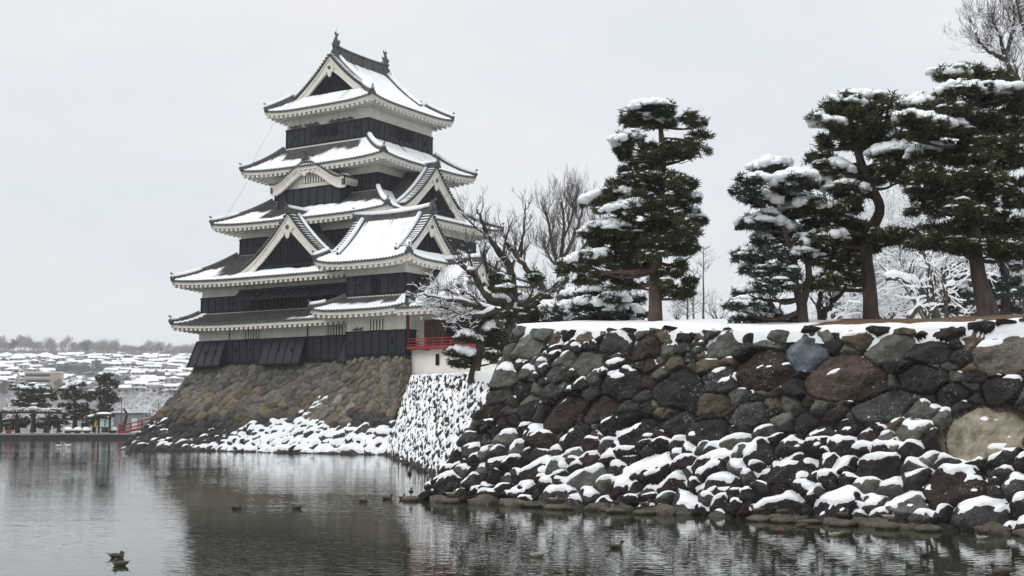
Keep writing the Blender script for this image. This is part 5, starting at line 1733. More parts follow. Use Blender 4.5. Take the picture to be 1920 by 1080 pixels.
def terrain(x, y):
    x = np.asarray(x, float); y = np.asarray(y, float)
    d = (y - 160 - 0.31 * (x + 110))          # about metres behind the bank
    z = np.interp(d, [-5, 40, 150, 300, 450, 600, 760, 900, 1010, 1100, 1400, 2600], [BZ, BZ, 1.5, 4, 11, 22, 36, 49, 58, 60, 52, 30])
    k = smooth(150, 500, d)
    z = z * (1 + k * (0.10 * TH(x / 160, y / 160) - 0.0006 * np.clip(x + 330, -150, 250))) + k * 3.0 * TH.fbm(x / 60, y / 60, 3)
    return z


gx = np.linspace(-0.5, 1, 130); dd_ = np.concatenate([[0.12, 0.2, 1, 3, 8], np.linspace(15, 300, 40), np.linspace(310, 1150, 70), np.linspace(1250, 2700, 16)])
T = np.zeros((len(dd_), len(gx), 3))
for k, d in enumerate(dd_):
    half = 70 + d * 1.35
    cx = -33 - 0.0 * d
    e0 = b0 + n_ * d; 
    X = -110 - 120 - d * 0.9 + (gx + 0.5) / 1.5 * (420 + d * 2.6)
    Y = 158 + (X + 110) * 0.3133 + d * 1.04
    T[k, :, 0] = X; T[k, :, 1] = Y; T[k, :, 2] = terrain(X, Y) + (0.04 if k > 0 else -0.1)
mb = MB(); mb.grid(T)
M['winter_ground'] = mat('snowy_hill', (0.12, 0.11, 0.11), 0.9, col2=(0.27, 0.27, 0.28), vscale=0.05, var=0.06, detail=9)
M['bank_snow'] = mat('trodden_snow', (0.62, 0.60, 0.58), 0.9, col2=(0.82, 0.82, 0.83), vscale=0.5, bump=0.05, bscale=2)
tag(mb.build('hill_terrain', M['winter_ground'], None, True), kind='structure')
# promenade snow just behind the kerb
mb = MB(); mb.add([(*(b0 + n_ * .3), BZ - .02), (*(b1 + n_ * .3), BZ - .02), (*(b1 + n_ * 14), BZ + .10), (*(b0 + n_ * 14), BZ + .10)], [(0, 1, 2, 3)])
tag(mb.build('promenade', M['bank_snow']), kind='structure')


def hit(px, py):
    """where the view ray meets the terrain"""
    a = at(px, py, 1.0) - np.array([0, 0, EYE])
    for Y in np.arange(230, 1500, 4.0):
        p = a * Y
        if terrain(p[0], Y) > p[2] + EYE:
            return np.array([p[0], Y, float(terrain(p[0], Y))])
    return None


# ---- houses: four kinds, copied
WALLC = [(0.36, 0.33, 0.30), (0.30, 0.25, 0.21), (0.44, 0.43, 0.42), (0.27, 0.28, 0.29)]
hm = [mat('house_wall_%s' % 'abcd'[i], c, 0.9, col2=tuple(k * 1.15 for k in c), vscale=0.3) for i, c in enumerate(WALLC)]


def house(i):
    r = empty('house')
    w, d, h = ((9.5, 8, 5.2), (12, 8, 3.4), (8, 8, 5.6), (14, 9, 5.4))[i]
    ov = 0.7; rh = (1.5, 1.3, 1.7, 1.5)[i]
    mb = MB(); mb.box(-w / 2, w / 2, -d / 2, d / 2, -2.5, h)
    if i != 2:
        mb.add([(-w / 2, -d / 2, h), (-w / 2, d / 2, h), (-w / 2, 0, h + rh * .9)], [(0, 1, 2)]); mb.add([(w / 2, -d / 2, h), (w / 2, d / 2, h), (w / 2, 0, h + rh * .9)], [(0, 1, 2)])
    mb.build('wall', hm[i], r)
    rf = MB(); a, b_ = w / 2 + ov, d / 2 + ov
    if i == 2:
        rf.add([(-a, -b_, h - .2), (a, -b_, h - .2), (a, b_, h - .2), (-a, b_, h - .2), (-.6, 0, h + rh), (.6, 0, h + rh), (-a, -b_, h + .15), (a, -b_, h + .15), (a, b_, h + .15), (-a, b_, h + .15)],
               [(6, 7, 5, 4), (7, 8, 5), (8, 9, 4, 5), (9, 6, 4), (0, 1, 7, 6), (1, 2, 8, 7), (2, 3, 9, 8), (3, 0, 6, 9), (3, 2, 1, 0)])
    else:
        for s in (-1, 1):
            rf.hexa([(-a, s * b_, h - .35), (a, s * b_, h - .35), (a, 0, h + rh), (-a, 0, h + rh), (-a, s * b_, h + .05), (a, s * b_, h + .05), (a, 0, h + rh + .45), (-a, 0, h + rh + .45)])
    rf.build('snowy_roof', M['snow'], r)
    if i in (0, 3):
        ev = MB(); ev.hexa([(-w / 2 - .3, -d / 2 - 1.1, 2.6), (w / 2 + .3, -d / 2 - 1.1, 2.6), (w / 2 + .3, -d / 2, 3.1), (-w / 2 - .3, -d / 2, 3.1), (-w / 2 - .3, -d / 2 - 1.1, 2.85), (w / 2 + .3, -d / 2 - 1.1, 2.85), (w / 2 + .3, -d / 2, 3.45), (-w / 2 - .3, -d / 2, 3.45)])
        ev.build('porch_roof', M['snow'], r)
    for fl in range(2 if h > 4.5 else 1):
        for k in range(3 if w > 9 else 2):
            x = -w / 2 + w * (k + 0.5) / (3 if w > 9 else 2)
            MB().box(x - 1.0, x + 1.0, -d / 2 - .04, -d / 2 + .02, 0.8 + fl * 2.7, 2.2 + fl * 2.7).build('window', M['dark'], r)
    return r


HL = ['tan two-storey house with a snowy gable roof in the hillside town', 'low brown house under a wide snow roof on the hillside', 'grey white house with a hipped snow roof on the hillside', 'long grey house with two snow roofs on the hillside']
protos = [house(i) for i in range(4)]
used = [False] * 4
spots = []
for row, (py0, n) in enumerate(((674, 30), (678, 30), (683, 30), (689, 28), (695, 27), (702, 25), (709, 22), (717, 20), (726, 16), (736, 13))):
    for k in range(n):
        px = -40 + (k + BG.uniform(-.3, .3)) * 420 / n
        py = py0 + BG.uniform(-3, 3) + (px - 180) * 0.012 + (4 if row == 0 and px < 130 else 0)
        if row < 1 and px < 60:
            continue
        if 95 < px < 205 and 694 < py < 716 and BG.random() < .8:
            continue
        if BG.random() < 0.14:
            continue
        spots.append((px, py))
for (px, py) in spots:
    p = hit(px, py)
    if p is None:
        continue
    i = int(BG.integers(0, 4))
    o = protos[i] if not used[i] else copy_tree(protos[i])
    used[i] = True
    o.location = (p[0], p[1], p[2]); o.rotation_euler = (0, 0, BG.uniform(-0.5, 0.5) + 0.2); s = BG.uniform(0.62, 0.9); o.scale = (s, s, s)
    tag(o, HL[i], 'house', 'houses of the hillside town, %s' % ('tan', 'brown', 'grey white', 'long grey')[i])
# apartment block lower on the slope
p = hit(82, 733)
ap = empty('apartment_block', p, 0.15, 'beige apartment block with balcony rows low on the slope', 'apartment block')
MB().box(-9, 9, -5, 5, -3, 9.5).build('wall', mat('beige_wall', (0.42, 0.35, 0.28), .9), ap); MB().box(-9.5, 9.5, -5.5, 5.5, 9.5, 10).build('roof', M['snow'], ap)
for fl in range(3):
    MB().box(-8.5, 4, -6, -5.02, fl * 3 + 0.3, fl * 3 + 1.3).build('balcony', hm[2], ap)
    MB().box(-8.3, 3.8, -5.06, -4.98, fl * 3 + 1.4, fl * 3 + 2.6).build('window', M['dark'], ap)
p = hit(228, 729)
gr = empty('house', p, 0.1, 'small house with a green roof edge under snow, low on the slope', 'house')
MB().box(-5, 5, -3.5, 3.5, -2, 3.2).build('wall', hm[0], gr)
mb = MB(); mb.hexa([(-5.8, -4.4, 2.6), (5.8, -4.4, 2.6), (5.8, 0, 4.6), (-5.8, 0, 4.6), (-5.8, -4.4, 2.8), (5.8, -4.4, 2.8), (5.8, 0, 4.8), (-5.8, 0, 4.8)]); mb.build('roof', mat('green_sheet_roof', (0.06, 0.16, 0.15), .6), gr)
mb = MB(); mb.hexa([(-5.8, 4.4, 2.6), (-5.8, 0, 4.6), (5.8, 0, 4.6), (5.8, 4.4, 2.6), (-5.8, 4.4, 3.0), (-5.8, 0, 5.0), (5.8, 0, 5.0), (5.8, 4.4, 3.0)]); mb.build('snow', M['snow'], gr)


# ---- trees of the hill: loose clouds of fine twigs or of leaves on a trunk
def far_tree(kind, h, w, m, seed, n=700):
    g = np.random.default_rng(seed)
    r = empty('hill_tree')
    k = MB(); k.tube([(0, 0, -1), (0.1, 0, h * .35), (0, 0.1, h * .8)], [h * .022, h * .018, h * .006], 6)
    for j in range(7):
        a = g.uniform(0, 6.28); z = g.uniform(.25, .6) * h
        k.tube([(0, 0, z), (math.cos(a) * w * .3, math.sin(a) * w * .3, z + h * .2), (math.cos(a) * w * .42, math.sin(a) * w * .42, z + h * .36)], [h * .010, h * .006, h * .002], 4)
    k.build('trunk', M['twig'], r)
    cl = g.normal(0, 1, (22, 3)); cl /= np.linalg.norm(cl, axis=1, keepdims=True)
    cl = cl * (g.random((22, 1)) ** .4) * np.array([w * .42, w * .42, h * .34]) + np.array([0, 0, h * .62])
    c = cl[g.integers(0, 22, n)] + g.normal(0, 1, (n, 3)) * np.array([w, w, h]) * .075
    d = g.normal(0, 1, (n, 3)) + np.array([0, 0, .7]); d /= np.linalg.norm(d, axis=1, keepdims=True)
    s = g.normal(0, 1, (n, 3)); s -= (s * d).sum(1, keepdims=True) * d; s /= np.linalg.norm(s, axis=1, keepdims=True)
    L, W = (h * .10, h * .006) if kind == 'bare' else (h * .05, h * .016)
    V = np.stack([c + s * W, c - s * W, c + d * L], 1).reshape(-1, 3)
    fast_grid_obj('crown', V, np.arange(len(V)).reshape(-1, 3), m, r, False)
    ns = n // (4 if kind == 'bare' else 6)
    c2 = c[:ns] + np.array([0, 0, h * .02])
    V = np.stack([c2 + np.array([h * .018, 0, 0]), c2 + np.array([-h * .012, h * .014, 0]), c2 + np.array([-h * .006, -h * .014, h * .006])], 1).reshape(-1, 3)
    q = fast_grid_obj('snow', V, np.arange(len(V)).reshape(-1, 3), M['snow'], r, False); q['kind'] = 'stuff'
    return r


M['hill_twig'] = mat('hill_twigs', (0.20, 0.18, 0.18), 0.95, col2=(0.30, 0.28, 0.28), vscale=0.3)
M['hill_green'] = mat('hill_evergreen', (0.030, 0.045, 0.038), 0.9, col2=(0.065, 0.082, 0.070), vscale=0.4)
tp = [far_tree('bare', 13, 13, M['hill_twig'], 1, 1500), far_tree('bare', 10, 13, M['hill_twig'], 2, 1500), far_tree('green', 13, 9, M['hill_green'], 3, 1500), far_tree('green', 9, 10, M['hill_green'], 4, 1500)]
TL = ['tall bare grey tree on the hazy hill', 'lower rounded bare tree on the hazy hill', 'tall dark evergreen on the hazy hill', 'broad dark evergreen among the hillside houses']
tu = [False] * 4
ts_ = []
for k in range(84):
    px = -30 + k * 4.9 + BG.uniform(-4, 4)
    ts_.append((px, 664 + BG.uniform(-3, 5) + max(0, (px - 120)) * 0.022 - (4 if px < 125 else 0), 0 if BG.random() < .5 else 1 if BG.random() < .75 else 2, BG.uniform(.5, 1.15)))
    ts_.append((px + BG.uniform(-3, 3), 671 + BG.uniform(-2, 3) + max(0, (px - 120)) * 0.02, 1, BG.uniform(.5, .8)))
for k in range(190):
    px = BG.uniform(-30, 380); py = BG.uniform(680, 745)
    ts_.append((px, py, int(BG.choice([0, 1, 1, 3, 1, 2])), BG.uniform(.28, .6)))
for px in np.arange(98, 205, 7.5):
    ts_.append((px, 708 + BG.uniform(-6, 6), 3, BG.uniform(.7, 1.1)))
for px in (222, 232, 243, 255):
    ts_.append((px, 724 + BG.uniform(-3, 3), 3, .7))
for px in (346, 354, 362, 338):
    ts_.append((px, 676, 1, 1.3))
for (px, py, i, s) in ts_:
    p = hit(px, py)
    if p is None:
        continue
    o = tp[i] if not tu[i] else copy_tree(tp[i])
    tu[i] = True
    o.location = p; o.scale = (s, s, s); o.rotation_euler = (0, 0, BG.uniform(0, 6.28))
    tag(o, TL[i], 'tree', 'trees of the hazy hill, %s' % ('tall bare', 'rounded bare', 'tall evergreen', 'broad evergreen')[i])

# ---- cherry trees in snow behind the bank
CLB = ['snow-dusted bare cherry tree behind the notice board', 'snow-dusted bare cherry tree right of the lamp pole', 'snow-dusted bare cherry tree above the red bridge rail', 'wide bare cherry tree nearest the left corner of the stone base',
       'bare cherry tree in snow behind the first dark pine', 'bare cherry tree in snow at the far left edge', 'farther bare cherry tree hidden by the stone base corner']
for i, (px, off, h) in enumerate(((206, 22, 5.5), (245, 14, 5.0), (268, 10, 5.4), (300, 12, 6.5), (120, 26, 5.5), (8, 24, 6.5), (335, 20, 7.5))):
    b = Bare(80 + i, 1.6); q = bank_pt(px, off); p0 = np.array([q[0], q[1], BZ])
    for k in range(7):
        b.grow(p0 + np.array([0, 0, 0.9]) if k else p0, np.array([BG.uniform(-1, 1), BG.uniform(-1, 1), BG.uniform(.35, 1.0)]) if k else np.array([0, 0, 1.0]), h * (.62 if k else .4), 0.13 if k else 0.2, 3, ups=0.03, kids=(3, 5), spread=.9, shrink=.62)
    b.build('cherry_tree', CLB[i], p0, 'twig', 'cherry tree')


# ---- the planted bank: dark pines, clipped shrubs, pergola, board, lamp, bridge, visitor
def bank_pine(px, off, trunk_top, pads, label, **kw):
    q = bank_pt(px, off); Y = q[1]
    return pine(label, Y, [[(px, 808, 5), (px + 1, 790, 4), (px, (808 + trunk_top) / 2, 4), (px - 1, trunk_top, 2)]], pads, needle='needle', frost=0.5, size=0.40, rc=0.55, spread=0.8, dens=1.0, k=7, **kw)


bank_pine(62, 11, 725, [(48, 728, 20, 8, .6), (75, 735, 20, 8, .5), (38, 745, 16, 9, .1), (62, 748, 24, 9, .0), (84, 746, 16, 8, .1), (45, 760, 22, 8, .3), (80, 765, 16, 6, .4), (60, 762, 20, 7, .1)], 'dark pine standing above the long pergola, leftmost on the far bank')
bank_pine(140, 9, 735, [(142, 728, 20, 9, 1), (128, 742, 14, 10, .3), (152, 740, 14, 10, .1), (140, 748, 24, 12, .0), (128, 762, 16, 10, .05), (152, 764, 16, 10, .0), (140, 772, 22, 10, .05), (128, 782, 14, 7, .3), (150, 785, 14, 7, .2)], 'round-headed dark pine with one thick cap of snow on the far bank')
bank_pine(196, 10, 712, [(202, 708, 13, 9, 1), (192, 716, 14, 9, .4), (212, 718, 14, 9, .2), (203, 726, 18, 9, .0), (182, 738, 18, 10, .5), (206, 742, 18, 12, .0), (188, 750, 20, 10, .05), (212, 752, 12, 10, .1), (196, 762, 24, 9, .1), (178, 770, 20, 7, 1), (200, 775, 22, 10, .1)], 'tall dark pine behind the notice board on the far bank')
for (px, off, hw, hh, py, lab) in ((176, 6, 22, 13, 785, 'dark snowy shrub left of the notice board on the far bank'), (110, 8, 22, 16, 788, 'big dark shrub at the right end of the pergola'), (85, 10, 20, 12, 793, 'dark shrub under the right part of the pergola'),
                                   (35, 10, 24, 13, 793, 'dark shrub in the shade under the left part of the pergola'), (0, 11, 20, 12, 792, 'dark shrub at the left edge of the far bank')):
    q = bank_pt(px, off); Y = q[1]
    pine(lab, Y, [[(px, 808, 3), (px, py + 4, 2), (px, py, 2)]], [(px - hw * .4, py - hh * .3, hw * .6, hh * .6, .5), (px + hw * .4, py - hh * .1, hw * .6, hh * .6, .25), (px, py + hh * .3, hw, hh * .6, .05), (px - hw * .3, py + hh * .7, hw * .8, hh * .5, 0)], name='garden_shrub', cat='shrub', frost=.6, size=.3, rc=.5, spread=.4, limbs=False, k=7)
for i, (px, w) in enumerate(((133, 1.0), (151, 1.0), (168, 1.0), (216, .9))):
    q = bank_pt(px, 4.2)
    r = empty('clipped_shrub', (q[0], q[1], BZ + .05), 0, ['leftmost of the row of low clipped shrubs under snow', 'middle one of the three low clipped shrubs under snow', 'low clipped shrub under snow beside the yellow coat', 'low clipped shrub under snow right of the notice board'][i], 'shrub', 'low clipped shrubs capped with snow')
    mb = MB(); mb.blob((0, 0, .28), (.60 * w, .5, .30), 12, 7, .2, i); mb.build('foliage', M['needle'], r, True)
    mb = MB(); mb.blob((0, 0, .38), (.66 * w, .56, .46), 12, 7, .2, i + 3, True); mb.build('snow', M['snow'], r, True)

q0, q1 = bank_pt(-60, 6), bank_pt(112, 6)
pg = empty('pergola', (q0[0], q0[1], BZ), math.atan2((q1 - q0)[1], (q1 - q0)[0]), 'long dark timber pergola with snow along its vines', 'pergola')
Lp = float(np.linalg.norm(q1 - q0))
for x in np.arange(0.2, Lp, 2.1):
    for y in (0, 2.6):
        m_ = MB(); m_.box(x - .09, x + .09, y - .09, y + .09, 0, 2.75); m_.tube([(x, y, 2.1), (x + .5, y, 2.7)], .05, 4); m_.tube([(x, y, 2.1), (x - .5, y, 2.7)], .05, 4); m_.build('post', M['brownwood'], pg)
mb = MB()
for y in (0, 2.6):
    mb.box(-.4, Lp + .4, y - .08, y + .08, 2.75, 2.98)
for x in np.arange(-.3, Lp + .4, .5):
    mb.box(x - .05, x + .05, -.7, 3.3, 2.98, 3.1)
mb.build('roof_beams', M['brownwood'], pg)
mb = MB(); sn = MB()
for k in range(420):
    p = np.array([BG.uniform(-.4, Lp + .4), BG.uniform(-.7, 3.3), BG.uniform(3.1, 3.4)]); d = np.array([BG.normal(), BG.normal(), BG.uniform(-.1, .5)]); L = BG.uniform(.3, .9)
    mb.tube([p, p + d * L * .5, p + d * L * .7 + np.array([0, 0, .1])], .02, 3)
    s = BG.uniform(.08, .24); sn.blob(p + np.array([0, 0, .08]), (s * 1.6, s, s * .55), 6, 4, .3, k, True)
mb.build('vines', M['twig'], pg); q = sn.build('snow', M['snow'], pg, True); q['kind'] = 'stuff'
for k, px in enumerate((103, 125)):
    q = bank_pt(px, 1.6)
    r = empty('bollard', (q[0], q[1], BZ), 0, ['pale post near the bank edge at the end of the pergola', 'pale post left of the clipped shrubs'][k], 'post', 'pale posts on the far bank')
    MB().tube([(0, 0, 0), (0, 0, .95)], .08, 8).build('post', M['trim'], r); MB().blob((0, 0, .97), (.12, .12, .07), 8, 4, .1).build('snow', M['snow'], r, True)
q = bank_pt(22, 3.0)
r = empty('bench_box', (q[0], q[1], BZ), .2, 'small red box on the far bank before the pergola', 'box')
MB().box(-.35, .35, -.2, .2, .1, .55).build('box', M['red'], r); MB().box(-.3, .3, -.15, .15, 0, .1).build('foot', M['dark'], r)

# notice board with a little roof
q = bank_pt(200, 3.2)
r = empty('notice_board', (q[0], q[1], BZ), R(-8), 'roofed dark notice board with a pale map panel on the far bank', 'notice board')
for x in (-.80, .80):
    MB().box(x - .11, x + .11, -.11, .11, 0, 2.45).build('post', M['brownwood'], r)
MB().box(-.69, .69, -.05, .05, .75, 2.2).build('board', M['brownwood'], r)
M['panel'] = mat('map_panel', (0.62, 0.66, 0.62), .7)
pnl = MB().box(-.62, .66, -.075, -.05, .9, 2.05).build('map_panel', M['panel'], r)
MB().hexa([(-.05, -.085, 1.0), (.30, -.085, 1.0), (.34, -.085, 1.95), (.0, -.085, 1.95), (-.05, -.076, 1.0), (.30, -.076, 1.0), (.34, -.076, 1.95), (.0, -.076, 1.95)]).build('map_drawing', mat('map_teal', (0.10, 0.36, 0.38), .7), pnl)
mb = MB(); mb.hexa([(-1.2, -.8, 2.4), (1.2, -.8, 2.4), (1.2, 0, 2.75), (-1.2, 0, 2.75), (-1.2, -.8, 2.5), (1.2, -.8, 2.5), (1.2, 0, 2.85), (-1.2, 0, 2.85)])
mb.hexa([(1.2, .8, 2.4), (-1.2, .8, 2.4), (-1.2, 0, 2.75), (1.2, 0, 2.75), (1.2, .8, 2.5), (-1.2, .8, 2.5), (-1.2, 0, 2.85), (1.2, 0, 2.85)])
rf = mb.build('roof', M['brownwood'], r)
mb = MB(); mb.blob((0, 0, 2.68), (1.25, .85, .28), 14, 6, .08, 2, True); mb.build('snow', M['snow'], rf, True)

# lamp pole, leaning trunk, guard hut, bridge rail
q = bank_pt(231, 2.6)
r = empty('lamp_pole', (q[0], q[1], BZ), 0, 'thin dark pole left of the leaning tree trunk on the far bank', 'pole')
MB().tube([(0, 0, 0), (0, 0, 5.1)], [.07, .05], 8).build('pole', M['bronze'], r); MB().box(-.1, .1, -.1, .1, 0, .35).build('foot', M['bronze'], r)
b = Bare(99, .6); q = bank_pt(236, 3.4); p0 = np.array([q[0], q[1], BZ])
Q, w_ = b.limb([p0, p0 + np.array([.05, 0, 1.4]), p0 + np.array([.35, 0, 2.2]), p0 + np.array([.25, 0, 3.0]), p0 + np.array([-.05, 0, 3.5])], .30, .10)
b.sprout(Q, w_, 4, .6, 1)
b.build('bare_tree', 'thick leaning pollarded trunk beside the thin pole on the far bank', p0)
q = bank_pt(250, 9)
r = empty('guard_hut', (q[0], q[1], BZ), 0, 'small grey hut with a pale door behind the red bridge', 'hut')
MB().box(-2.2, 2.2, -1.2, 1.2, 0, 2.9).build('wall', hm[3], r); MB().box(.4, 1.2, -1.25, -1.19, .1, 2.1).build('door', M['trim'], r); MB().box(-2.5, 2.5, -1.5, 1.5, 2.9, 3.1).build('roof', M['snow'], r)
q = bank_pt(229, 0.9); q2 = q + np.array([2.6, 1.5]); 
br_ = empty('red_bridge', (q[0], q[1], BZ - .05), math.atan2(1.5, 2.6), 'end of a red lacquered bridge rail showing behind the stone base', 'bridge')
MB().box(-.18, .18, -.18, .18, -.3, 1.35).build('end_post', M['red'], br_)
for k, x in enumerate((1.5, 3.0, 4.5)):
    MB().box(x - .09, x + .09, -.09, .09, .2 + .42 * x * .62, 1.15 + .42 * x * .62).build('post', M['red'], br_)
for z in (.45, 1.0):
    MB().hexa([(.1, -.07, z), (4.6, -.07, z + 1.15), (4.6, .07, z + 1.15), (.1, .07, z), (.1, -.07, z + .16), (4.6, -.07, z + 1.31), (4.6, .07, z + 1.31), (.1, .07, z + .16)]).build('rail', M['red'], br_)
MB().hexa([(.0, -.2, -.1), (4.8, -.2, 1.1), (4.8, 1.6, 1.1), (.0, 1.6, -.1), (.0, -.2, .15), (4.8, -.2, 1.35), (4.8, 1.6, 1.35), (.0, 1.6, .15)]).build('deck', M['red'], br_)
MB().blob((3.6, 0, 2.52), (.16, .16, .22), 8, 6, .05).build('finial', M['bronze'], br_)


# ---- a visitor in a yellow coat, seen from the side, head bowed over something held in both hands
def skin_body(name, pts, edges, rad, m, parent, sub=2):
    me = bpy.data.meshes.new(name); me.from_pydata(pts, edges, []); me.materials.append(m)
    o = bpy.data.objects.new(name, me); COL.objects.link(o); o.parent = parent
    md = o.modifiers.new('skin', 'SKIN'); md.use_smooth_shade = True
    for i, r_ in enumerate(rad):
        me.skin_vertices[0].data[i].radius = (r_, r_) if not isinstance(r_, tuple) else r_
    me.skin_vertices[0].data[0].use_root = True
    sb = o.modifiers.new('sub', 'SUBSURF'); sb.levels = sub; sb.render_levels = sub
    return o


q = bank_pt(183, 1.9)
ps = empty('person', (q[0], q[1], BZ + .03), R(20), 'person in a hooded yellow coat and dark trousers standing at the far water edge', 'person')
M['yellow'] = mat('yellow_coat', (0.50, 0.27, 0.025), .8, col2=(0.62, 0.36, 0.05), vscale=6)
M['trouser'] = mat('dark_trousers', (0.022, 0.024, 0.032), .9)
M['skin'] = mat('skin', (0.50, 0.32, 0.24), .6)
P_ = [(0, 0, .92), (0.02, 0, 1.15), (.05, 0, 1.36), (.09, 0, 1.47), (.14, 0, 1.58), (.16, 0, 1.66),
      (0, .10, .86), (.01, .11, .47), (0, .11, .07), (.13, .12, .03), (0, -.10, .86), (.03, -.11, .47), (.02, -.11, .07), (.15, -.12, .03),
      (.05, .19, 1.36), (.02, .24, 1.10), (.24, .16, 1.06), (.32, .11, 1.08), (.05, -.19, 1.36), (.02, -.24, 1.10), (.24, -.16, 1.06), (.32, -.11, 1.08)]
E_2 = [(0, 1), (1, 2), (2, 3), (3, 4), (4, 5), (0, 6), (6, 7), (7, 8), (8, 9), (0, 10), (10, 11), (11, 12), (12, 13), (2, 14), (14, 15), (15, 16), (16, 17), (2, 18), (18, 19), (19, 20), (20, 21)]
R_ = [.15, .14, .15, .055, .10, .075, .09, .065, .05, .045, .09, .065, .05, .045, .06, .05, .042, .04, .06, .05, .042, .04]
skin_body('body', P_, E_2, R_, M['skin'], ps)
cb = skin_body('coat', [(0, 0, .74), (0, 0, .95), (.02, 0, 1.16), (.05, 0, 1.38), (.05, .20, 1.37), (.02, .255, 1.10), (.23, .17, 1.06), (.05, -.20, 1.37), (.02, -.255, 1.10), (.23, -.17, 1.06)],
               [(0, 1), (1, 2), (2, 3), (3, 4), (4, 5), (5, 6), (3, 7), (7, 8), (8, 9)], [.21, .20, .18, .16, .085, .075, .065, .085, .075, .065], M['yellow'], ps)
skin_body('hood', [(.03, 0, 1.42), (.09, 0, 1.52), (.12, 0, 1.62), (.10, 0, 1.70)], [(0, 1), (1, 2), (2, 3)], [.13, .125, .135, .09], M['yellow'], ps)
skin_body('trousers', [(0, 0, .80), (0, .10, .78), (.01, .11, .45), (0, .11, .12), (0, -.10, .78), (.03, -.11, .45), (.02, -.11, .12)], [(0, 1), (1, 2), (2, 3), (0, 4), (4, 5), (5, 6)], [.13, .11, .085, .075, .11, .085, .075], M['trouser'], ps)
for y in (.11, -.12):
    MB().blob((.07, y, .05), (.15, .06, .06), 8, 5, .05).build('shoe', M['dark'], ps, True)
skin_body('backpack', [(-.20, 0, 1.02), (-.20, 0, 1.22), (-.18, 0, 1.36)], [(0, 1), (1, 2)], [.12, .13, .09], mat('dark_red_pack', (.14, .03, .02), .8), ps)


# ---- ducks and swans
def duck(label, p, rz, dark=True, s=1.0, tone=0, stand=False, group=None, asleep=False):
    r = empty('duck', p, rz, label, 'duck', group or 'ducks on the moat')
    body = MB()
    L = np.linspace(-1, 1, 13)
    prof = [.03, .32, .55, .72, .86, .95, 1.0, 1.0, .96, .86, .68, .42, .06]
    rows = []
    for t_, k in zip(L, prof):
        a = np.arange(10) * 2 * math.pi / 10
        zc = .02 + (.075 if t_ < -.6 else 0) * (-(t_ + .6) / .4)
        rows.append(np.stack([np.full(10, t_ * .165), np.cos(a) * .075 * k, np.sin(a) * .062 * k + zc], -1))
    body.grid(np.array(rows), closed=True, flip=True)
    hx, hz = (.10, .085) if asleep else (.155, .125)
    body.tube([(.12, 0, .035), (.14 if not asleep else .11, 0, .08), (hx, 0, hz)], [.045, .034, .033], 8)
    mats = [('duck_dark', (.045, .038, .034), (.10, .085, .07)), ('duck_brown', (.06, .040, .029), (.12, .082, .058)), ('duck_grey', (.20, .19, .17), (.30, .28, .25))][tone]
    m = M.get(mats[0]) or mat(mats[0], mats[1], .7, col2=mats[2], vscale=30)
    M[mats[0]] = m
    body.build('body', m, r, True)
    hd = MB(); hd.blob((hx + .005, 0, hz + .012), (.042, .034, .036), 10, 7, .02); h_ = hd.build('head', M['duck_dark'] if 'duck_dark' in M else m, r, True)
    bl = MB(); bl.hexa([(hx + .03, -.014, hz - .004), (hx + .09, -.016, hz - .010), (hx + .09, .016, hz - .010), (hx + .03, .014, hz - .004), (hx + .03, -.012, hz + .016), (hx + .09, -.012, hz - .002), (hx + .09, .012, hz - .002), (hx + .03, .012, hz + .016)])
    bl.build('bill', M['bronze'], h_)
    for sg in (-1, 1):
        w = MB(); w.blob((-.03, sg * .062, .045), (.115, .022, .038), 10, 6, .08, sg); w.build('wing', m, r, True)
    tl = MB(); tl.hexa([(-.15, -.03, .06), (-.15, .03, .06), (-.225, .018, .095), (-.225, -.018, .095), (-.15, -.03, .072), (-.15, .03, .072), (-.225, .018, .101), (-.225, -.018, .101)]); tl.build('tail', m, r)
    if stand:
        for sg in (-1, 1):
            l = MB(); l.tube([(.0, sg * .03, -.03), (.01, sg * .03, -.09)], .008, 5); l.box(.0, .05, sg * .03 - .02, sg * .03 + .02, -.10, -.09); l.build('leg', M['redwood'], r)
    r.scale = (s, s, s)
    return r


FL = [(218, 1046, 10, 0, .85, 'sleeping dark duck, upper of the pair at the lower left', 1), (226, 1061, 170, 0, .85, 'sleeping dark duck, lower of the pair at the lower left', 1),
      (443, 954, 0, 0, 1.0, 'dark duck alone in the castle reflection, leftmost of the middle group', 1), (557, 954, 180, 0, 1.0, 'dark duck right of the leftmost duck in the castle reflection', 1), (680, 941, 0, 1, .9, 'rusty brown duck left of two dark ducks near the wall corner', 1),
      (725, 936, 0, 0, 1.0, 'dark duck with a white flank near the wall corner', 0), (754, 936, 70, 0, .9, 'dark duck seen end on, nearest the wall corner stone', 0), (768, 889, 90, 0, 1.3, 'tiny dark duck by the snowy side wall', 0),
      (1008, 1044, 180, 2, .85, 'pale breasted duck in dark water below the near wall', 0), (1154, 1028, 20, 0, .85, 'dark duck beside a bright patch of reflection', 0), (1460, 998, 0, 1, .8, 'brown duck floating close to the wall foot', 0), (1503, 988, 180, 1, .8, 'brown duck floating right against the foot stones', 0),
      (1565, 1005, 180, 2, .8, 'duck with a white front floating off the wall', 0), (1842, 1011, 150, 2, .7, 'small pale duck at the right by the foot stones', 0), (1733, 1043, 100, 0, .8, 'dark duck in rippled water at the right', 0), (1880, 1076, 180, 0, 1.0, 'dark duck cut by the lower edge at the right', 0)]
for px, py, a, tone, s, lab, sl in FL:
    p = onz(px, py, 0.0)
    duck(lab, (p[0], p[1], 0.012), R(a), True, s, tone, asleep=bool(sl))
